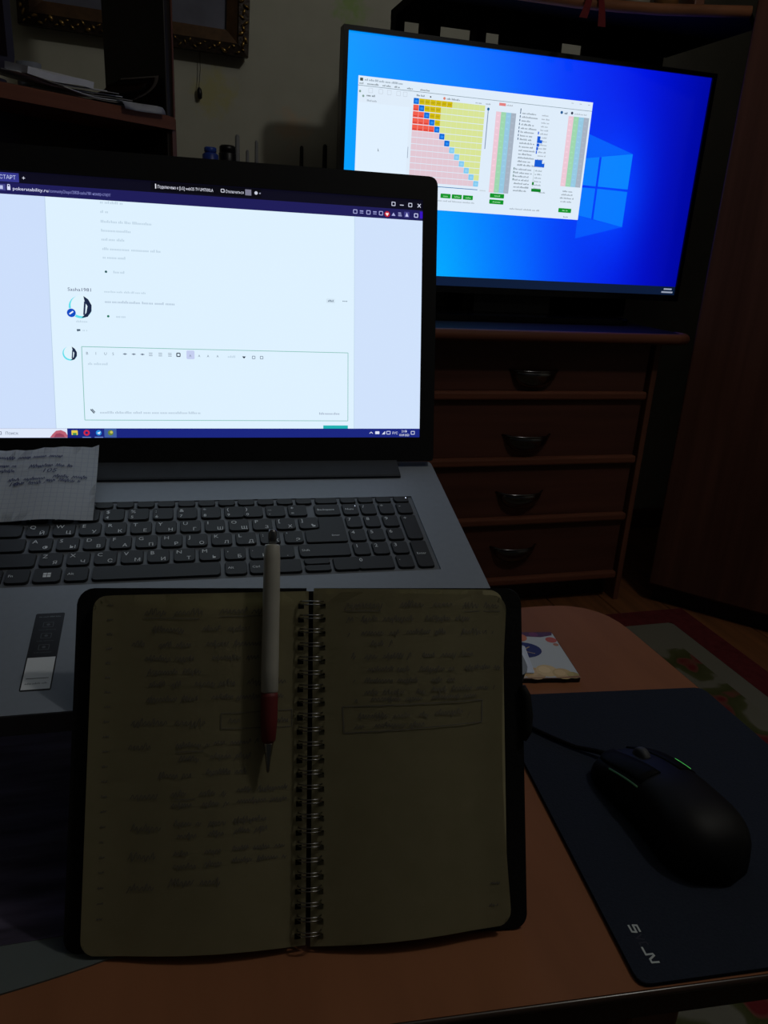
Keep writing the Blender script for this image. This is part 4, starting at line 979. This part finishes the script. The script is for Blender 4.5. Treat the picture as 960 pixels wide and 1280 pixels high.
LL = [(41, 76, 192.5, 4.2), (86, 112, 193.5, 4), (46, 68, 182.5, 3.6), (76, 104, 183, 3.6), (34, 46, 174, 3.4), (50, 70, 173.5, 3.4), (78, 112, 174, 3.6), (42, 72, 165.5, 3.4), (82, 110, 166, 3.4), (44, 76, 157.5, 3.4), (45, 64, 150, 3.6), (72, 98, 150.5, 4), (103, 127, 151, 3.6), (44, 74, 141.5, 3.4), (82, 128, 142.5, 3.4),
      (35, 82, 127.5, 4.4), (92, 100, 128.5, 4), (112, 128, 128, 3), (34, 52, 113.5, 4), (62, 82, 115, 3.2), (84, 110, 116, 3), (64, 76, 107, 3.2), (82, 106, 108, 3.4),
      (52, 72, 97.5, 3.4), (80, 108, 99, 3.4), (36, 54, 85, 4.4), (60, 72, 87, 3.4), (76, 92, 87, 3.6), (98, 130, 88.5, 3), (60, 72, 80.5, 3.2), (78, 94, 81, 3.2), (98, 128, 82, 3),
      (37, 56, 67, 4.2), (62, 78, 70, 3.4), (82, 92, 70, 3.4), (96, 116, 71, 3.4), (64, 78, 63, 3.2), (82, 92, 64, 3.2), (97, 117, 65, 3.2), (36, 54, 51, 4.2), (62, 74, 53, 3.4), (80, 92, 54, 3.4), (96, 128, 55, 2.8), (62, 76, 46, 3.2), (80, 94, 47, 3.2), (96, 128, 48.5, 2.8), (36, 52, 33.5, 4.2), (60, 90, 36.5, 4)]
for k, (a, b_, y, h) in enumerate(LL): scribble(bm, a * mmm, b_ * mmm, y * mmm, h * mmm, 400 + k, zl, 0.0005)
for pts in ([(41, 190.6), (74, 190.2)], [(86, 191.6), (112, 191.8)], [(88, 134), (130, 135.1), (130.2, 125.1), (88.2, 125.1), (88, 134)], [(62, 112), (78, 112.4)], [(62, 84.6), (74, 85)]):
    q = []
    for p0, p1 in zip(pts, pts[1:]): q += [(p0[0] * mmm + (p1[0] - p0[0]) * mmm * t / 6, p0[1] * mmm + (p1[1] - p0[1]) * mmm * t / 6) for t in range(7)]
    for a_ in range(0, len(q), 7): ink(bm, q[a_:a_ + 7], 0.0005, zl)
for k in range(22): scribble(bm, 0.019, 0.0225, 0.198 - k * 0.0086, 0.0012, 600 + k, zl, 0.0003)
obj('handwriting', bm, M_INK, lpg)
bm = bmesh.new()
RL = [(162, 186, 196.5, 4.6), (196, 212, 197, 4.4), (217, 231, 197, 4.2), (237, 262, 196, 4), (163, 168, 188.5, 4), (172, 206, 188.5, 3.6), (212, 242, 188.5, 3.4), (164, 166, 180, 3.6), (172, 196, 180, 3.4), (200, 228, 180.5, 3.2), (236, 258, 180, 3.6), (178, 192, 173.5, 3.2), (166, 169, 166, 3.4), (174, 204, 165.5, 3.6), (210, 218, 166, 3), (222, 244, 166, 3.6), (176, 202, 158, 3), (208, 232, 157.5, 3.2), (238, 262, 158, 3), (167, 169, 151, 3.6), (174, 208, 151, 3), (216, 232, 151, 3), (174, 200, 143.8, 3.4), (206, 212, 144, 3), (216, 258, 145, 3.4), (168, 170, 139, 3.2), (178, 210, 139.8, 3.2), (216, 246, 140.4, 3.2)]
for k, (a, b_, y, h) in enumerate(RL): scribble(bm, a * mmm, b_ * mmm, (y - (4 if y < 150 else 0) * 0) * mmm, h * mmm, 500 + k, zr, 0.0005)
for k, (a, b_, y, h) in enumerate(((170, 202, 129.5, 3.6), (208, 214, 130, 3), (218, 242, 130.5, 3.8), (168, 174, 123.2, 3.2), (180, 212, 124, 3.4))): scribble(bm, a * mmm, b_ * mmm, y * mmm, h * mmm, 560 + k, zr, 0.0005)
for p0, p1, wd_ in (((160.8, 136.4), (249.5, 138.6), .0006), ((249.5, 138.6), (248.8, 124.9), .0007), ((248.8, 124.9), (161.8, 120.6), .0006), ((161.8, 120.6), (160.8, 136.4), .0007), ((162, 194.6), (184, 194.6), .0005), ((238, 194), (262, 194), .0005)):
    ink(bm, [((p0[0] + (p1[0] - p0[0]) * t / 8) * mmm, (p0[1] + (p1[1] - p0[1]) * t / 8) * mmm) for t in range(9)], wd_, zr)
obj('handwriting', bm, M_INK, rpg)
for a, b_, y in ((253, 259, 27), (252, 258, 14)):
    bm = bmesh.new(); scribble(bm, a * mmm, b_ * mmm, y * mmm, 0.0014, int(y), zr, 0.0004); obj('margin_mark', bm, M_INK, rpg)
# twin wire loops
wm = None
for hy in HOLES:
    if wm is None:
        bm = bmesh.new()
        for dy in (-0.0010, 0.0010):
            tube(bm, [(0.1345, dy, 0.0005), (0.1348, dy, 0.0062), (0.1378, dy, 0.0090), (0.1417, dy, 0.0096), (0.1456, dy, 0.0092), (0.1486, dy, 0.0064), (0.1490, dy, 0.0010)], 0.00042, 6)
        o = obj('wire_loop', bm, mat('silver_wire', (150, 150, 148), 0.25, 1.0, 0.05), nb, True, (0, hy, 0)); wm = o.data
    else: link('wire_loop', wm, None, nb, (0, hy, 0))
bm = bmesh.new(); tube(bm, [(0.2775, 0.112, -0.002), (0.2800, 0.117, -0.002), (0.2806, 0.127, -0.002), (0.2798, 0.140, -0.002), (0.2775, 0.146, -0.002)], [0.002, .0032, .0036, .0032, 0.002], 8); obj('pen_loop', bm, M_COVER, nb, True)

# ---- pen lying on the left page
NM = Matrix.Translation(NB) @ Euler(NR).to_matrix().to_4x4() @ Matrix.Scale(NS_, 4)
pb = NM @ Vector((0.1162, 0.0995, 0.0120))
pe = thing('ballpoint_pen', 'white ballpoint pen with dark red grip resting on the notebook', 'pen', pb, (R(64.2257) - R(1.0), 0, R(-8.7985) - R(0)))
pe.rotation_euler = (Euler(NR).to_matrix() @ Euler((0, 0, R(-0.3))).to_matrix()).to_euler()
def lathey(prof, seg=20):
    bm = bmesh.new(); lathe(bm, prof, seg); bmesh.ops.rotate(bm, verts=bm.verts, cent=(0, 0, 0), matrix=Matrix.Rotation(R(-90), 3, 'X')); return bm
obj('tip', lathey([(0.0004, 0), (0.0009, 0.001), (0.0013, 0.006), (0.0030, 0.0165), (0.0030, 0.0175)]), mat('steel_tip', (150, 148, 140), 0.25, 1.0), pe, True)
obj('grip', lathey([(0.0031, 0.0172), (0.0042, 0.019), (0.0050, 0.030), (0.0051, 0.044), (0.0047, 0.0465)]), mat('dark_red_rubber', (100, 30, 31), 0.6), pe, True)
obj('barrel', lathey([(0.0046, 0.0462), (0.0051, 0.0474), (0.0052, 0.06), (0.0050, 0.125), (0.0046, 0.1335), (0.0040, 0.1342)]), mat('white_plastic', (170, 168, 158), 0.45), pe, True)
obj('plunger', lathey([(0.0026, 0.134), (0.0026, 0.1415), (0.0022, 0.1432), (0.001, 0.1435)]), mat('grey_plunger', (120, 122, 126), 0.25, 0.8), pe, True)
bm = bmesh.new(); box(bm, -0.0016, 0.096, -0.0068, 0.0016, 0.135, -0.0056, bev=0.0004); box(bm, -0.0016, 0.129, -0.0062, 0.0016, 0.1335, -0.004); obj('clip', bm, MATS['white_plastic'], pe)

# ================================================================== mouse mat, mouse, coaster, card
M_MAT = mat('navy_fabric', (38, 43, 54), 0.95, 0, 0.12, 600, 0.1, 0.3)
mm = thing('mouse_mat', 'dark navy fabric mouse mat with white lettering on the table', 'mouse mat', (0.38, 0.41, TOP))
quad = [(0.2515, 0.271), (0.493, 0.250), (0.496, 0.5415), (0.283, 0.566)]
bm = bmesh.new(); prism(bm, rounded([(x - .38, y - .41) for x, y in quad], [.008] * 4, 4), 0.0003, 0.003, 0.0006); obj('fabric', bm, M_MAT, mm)
def stroke(bm, pts, wd, z):
    for i in range(len(pts) - 1):
        a, b_ = Vector(pts[i]), Vector(pts[i + 1]); d = (b_ - a).normalized(); nn = Vector((-d.y, d.x)) * wd / 2; a = a - d * wd * .35; b_ = b_ + d * wd * .35
        q = [bm.verts.new((p.x - .38, p.y - .41, z + 1e-5 * i)) for p in (a + nn, a - nn, b_ - nn, b_ + nn)]; bm.faces.new(q)
bm = bmesh.new()
stroke(bm, [(0.2680, 0.3090), (0.2676, 0.3044), (0.2702, 0.3036), (0.2708, 0.3086), (0.2732, 0.3080), (0.2727, 0.3036)], 0.0012, 0.00305)
stroke(bm, [(0.2672, 0.2929), (0.2667, 0.2880), (0.2710, 0.2876), (0.2712, 0.2864), (0.2673, 0.2846), (0.2671, 0.2824), (0.2714, 0.2818)], 0.0012, 0.00305)
obj('white_lettering', bm, mat('white_print', (190, 198, 198), 0.8), mm)
bm = bmesh.new()
stroke(bm, [(0.2722, 0.3015), (0.2675, 0.2995), (0.2720, 0.2978)], 0.0008, 0.00305)
stroke(bm, [(0.2722, 0.2940), (0.2720, 0.2958), (0.2674, 0.2962), (0.2674, 0.2944)], 0.0008, 0.00305)
obj('faint_lettering', bm, mat('faint_print', (46, 48, 62), 0.9), mm)

ms = thing('computer_mouse', 'black wired gaming mouse with thin green light strips on the navy mat', 'mouse', (0.350, 0.388, TOP + 0.003), (0, 0, R(2)))
M_MOUSE = mat('mouse_black', (13, 13, 14), 0.55, spec=0.2)
def mouse_sec(t):
    """t 0 rear .. 1 front -> y, half width, height, crown shift"""
    y = -0.0665 + 0.1305 * t
    hwid = 0.0345 * (1 - 0.12 * math.sin(math.pi * t) ** 2) if t < 1 else 0.028
    rear = math.sqrt(max(0.0, 1 - max(0, (0.30 - t) / 0.30) ** 2.2)); fr = 1 - 0.25 * max(0, (t - .8) / .2) ** 2
    h = 0.040 * (math.sin(math.pi * (0.10 + 0.78 * (1 - (1 - t) ** 1.0) * .86 + 0.0)) ** 0.9) if False else 0.0405 * (1 - 0.62 * max(0, (t - 0.42) / 0.58) ** 1.7) * (0.32 + 0.68 * rear)
    return y, hwid * (0.06 + 0.94 * rear) * fr, h
def mouse_pt(t, s):                                      # s: -1 left .. 1 right over the top
    y, hw_, h = mouse_sec(t); a = s * math.pi / 2
    x = hw_ * math.copysign(abs(math.sin(a)) ** 0.8, math.sin(a)); z = 0.0015 + (h - 0.0015) * max(0, math.cos(a)) ** 0.55
    return Vector((x, y, z))
bm = bmesh.new(); G = []; NT, NS = 22, 20
for i in range(NT + 1): G.append([bm.verts.new(mouse_pt(i / NT, -1 + 2 * j / NS)) for j in range(NS + 1)])
for i in range(NT):
    for j in range(NS): bm.faces.new((G[i][j], G[i + 1][j], G[i + 1][j + 1], G[i][j + 1]))
bm.faces.new(G[NT]); bm.faces.new(G[0][::-1])
for i in range(NT): bm.faces.new((G[i][0], G[i][NS], G[i + 1][NS], G[i + 1][0]))
bmesh.ops.remove_doubles(bm, verts=bm.verts, dist=1e-5)
obj('shell', bm, M_MOUSE, ms, True)
for sg in (-1, 1):                                       # two buttons as raised skins on the front half
    bm = bmesh.new(); g = []
    for i in range(9):
        t = 0.56 + 0.44 * i / 8; row = []
        for j in range(6):
            s_ = sg * (0.13 + 0.42 * j / 5); p = mouse_pt(t, s_); row.append(bm.verts.new((p.x, p.y + (.001 if i == 8 else 0), p.z + 0.0008)))
        g.append(row)
    for i in range(8):
        for j in range(5): bm.faces.new((g[i][j], g[i + 1][j], g[i + 1][j + 1], g[i][j + 1]))
    bmesh.ops.recalc_face_normals(bm, faces=bm.faces); bmesh.ops.solidify(bm, geom=bm.faces[:], thickness=0.0012)
    obj('button', bm, mat('button_black', (15, 15, 16), 0.6, spec=0.06), ms, True)
gm = bpy.data.materials.new('green_light'); gm.use_nodes = True; b = gm.node_tree.nodes['Principled BSDF']; b.inputs['Base Color'].default_value = (0.02, 0.1, 0.03, 1); b.inputs['Emission Color'].default_value = (0.10, 0.75, 0.12, 1); b.inputs['Emission Strength'].default_value = 0.55
gm2 = bpy.data.materials.new('dim_green_light'); gm2.use_nodes = True; b = gm2.node_tree.nodes['Principled BSDF']; b.inputs['Base Color'].default_value = (0.02, 0.06, 0.03, 1); b.inputs['Emission Color'].default_value = (0.2, 0.6, 0.25, 1); b.inputs['Emission Strength'].default_value = 0.018
for (t0, t1, s_, mt) in ((0.60, 0.74, 0.50, gm), (0.56, 0.80, -0.62, gm2)):
    bm = bmesh.new(); tube(bm, [mouse_pt(t0 + (t1 - t0) * k / 8, s_) + Vector((0.0002 * (1 if s_ > 0 else -1), 0, 0.0002)) for k in range(9)], 0.0007, 6); obj('light_strip', bm, mt, ms, True)
bm = bmesh.new(); lathe(bm, [(0.006, -0.0035), (0.0085, -0.0028), (0.009, 0), (0.0085, 0.0028), (0.006, 0.0035)], 20)
bmesh.ops.rotate(bm, verts=bm.verts, cent=(0, 0, 0), matrix=Matrix.Rotation(R(90), 3, 'Y')); bmesh.ops.translate(bm, verts=bm.verts, vec=(0, 0.038, mouse_pt(0.8, 0).z - 0.003))
obj('scroll_wheel', bm, mat('wheel_grey', (60, 62, 66), 0.6), ms, True)
bm = bmesh.new(); cp = [(0, 0.062, 0.008), (-0.012, 0.078, 0.005)] + [tuple(p) for p in arc((-0.024, 0.09, 0.0025), (-0.045, 0.115, 0.0022), (-0.062, 0.150, 0.0022), 6)] + [tuple(p) for p in arc((-0.068, 0.165, 0.0018), (-0.075, 0.185, -0.001), (-0.10, 0.21, -0.0008), 5)]
tube(bm, cp, [0.0026, 0.0022] + [0.0018] * (len(cp) - 2), 8); obj('cable', bm, mat('cable_black', (10, 10, 11), 0.7, spec=0.06), ms, True)

# coaster printed with food around a dark blue oval
cs_ = thing('printed_coaster', 'white printed coaster with dark blue oval and beige food picture on the table', 'coaster', (0.345, 0.628, TOP), (0, 0, R(-9)))
bm = bmesh.new(); prism(bm, rrect(-0.052, -0.0455, 0.0465, 0.0475, 0.004), 0, 0.0045); co = obj('cork_base', bm, mat('coaster_dark', (24, 18, 16), 0.7), cs_)
P = Print(); P.rect(-51.5, -45, 46, 47, (196, 204, 204), 1, 4)
P.poly([(-51, 47), (46, 47), (44, 40), (30, 36), (14, 38), (2, 33), (-14, 37), (-30, 34), (-51, 38)], (84, 42, 62), 2)
for q_, (x, y, r, c_) in enumerate(((6, 36, 9, (206, 120, 56)), (-8, 38, 8, (214, 130, 60)), (40, 30, 6, (196, 90, 56)), (24, 42, 5, (120, 54, 84)), (42, 20, 3, (190, 130, 90)))): P.disc(x, y, r, c_, 3 + .2 * q_)
P.poly([(2 + 21 * math.cos(R(a)), 10 + 16 * math.sin(R(a))) for a in range(0, 360, 15)], (28, 36, 92), 3)
P.line(-4, 4, 12, 16, 1.4, (190, 170, 110), 4); P.line(2, 18, 6, 4, 1.2, (190, 170, 110), 4); P.line(6, 6, 14, 2, 1.0, (190, 170, 110), 4)
for q_, (x, y, r, c_) in enumerate(((-30, -36, 11, (206, 178, 126)), (-14, -33, 10, (216, 188, 136)), (2, -36, 11, (200, 170, 120)), (16, -31, 11, (222, 196, 140)), (30, -37, 10, (206, 178, 120)), (40, -40, 6, (176, 160, 90)))): P.disc(x, y, r, c_, 3 + .4 * q_); P.disc(x - 2, y + 2, r * .55, tuple(min(255, q + 14) for q in c_), 3.2 + .4 * q_)
P.poly([(-51, -45), (46, -45), (46, -41), (20, -44), (-51, -43)], (150, 110, 70), 7)
P.build('coaster_print', M_PRINT, co, (0, 0, 0.0046))
cr = thing('white_card', 'plain white card with rounded corners lying across the printed coaster', 'card', (0.306, 0.628, TOP + 0.0051), (0, 0, R(-14.5)))
bm = bmesh.new(); prism(bm, rrect(-0.043, -0.027, 0.043, 0.027, 0.003), 0, 0.0008); obj('card_sheet', bm, mat('white_card_stock', (214, 224, 234), 0.5, 0, 0.03), cr)
P = Print(); P.frame(-41.5, -25.5, 41.5, 25.5, 0.3, (190, 200, 210), 1); P.build('card_border', M_PRINT, cr, (0, 0, 0.0009))
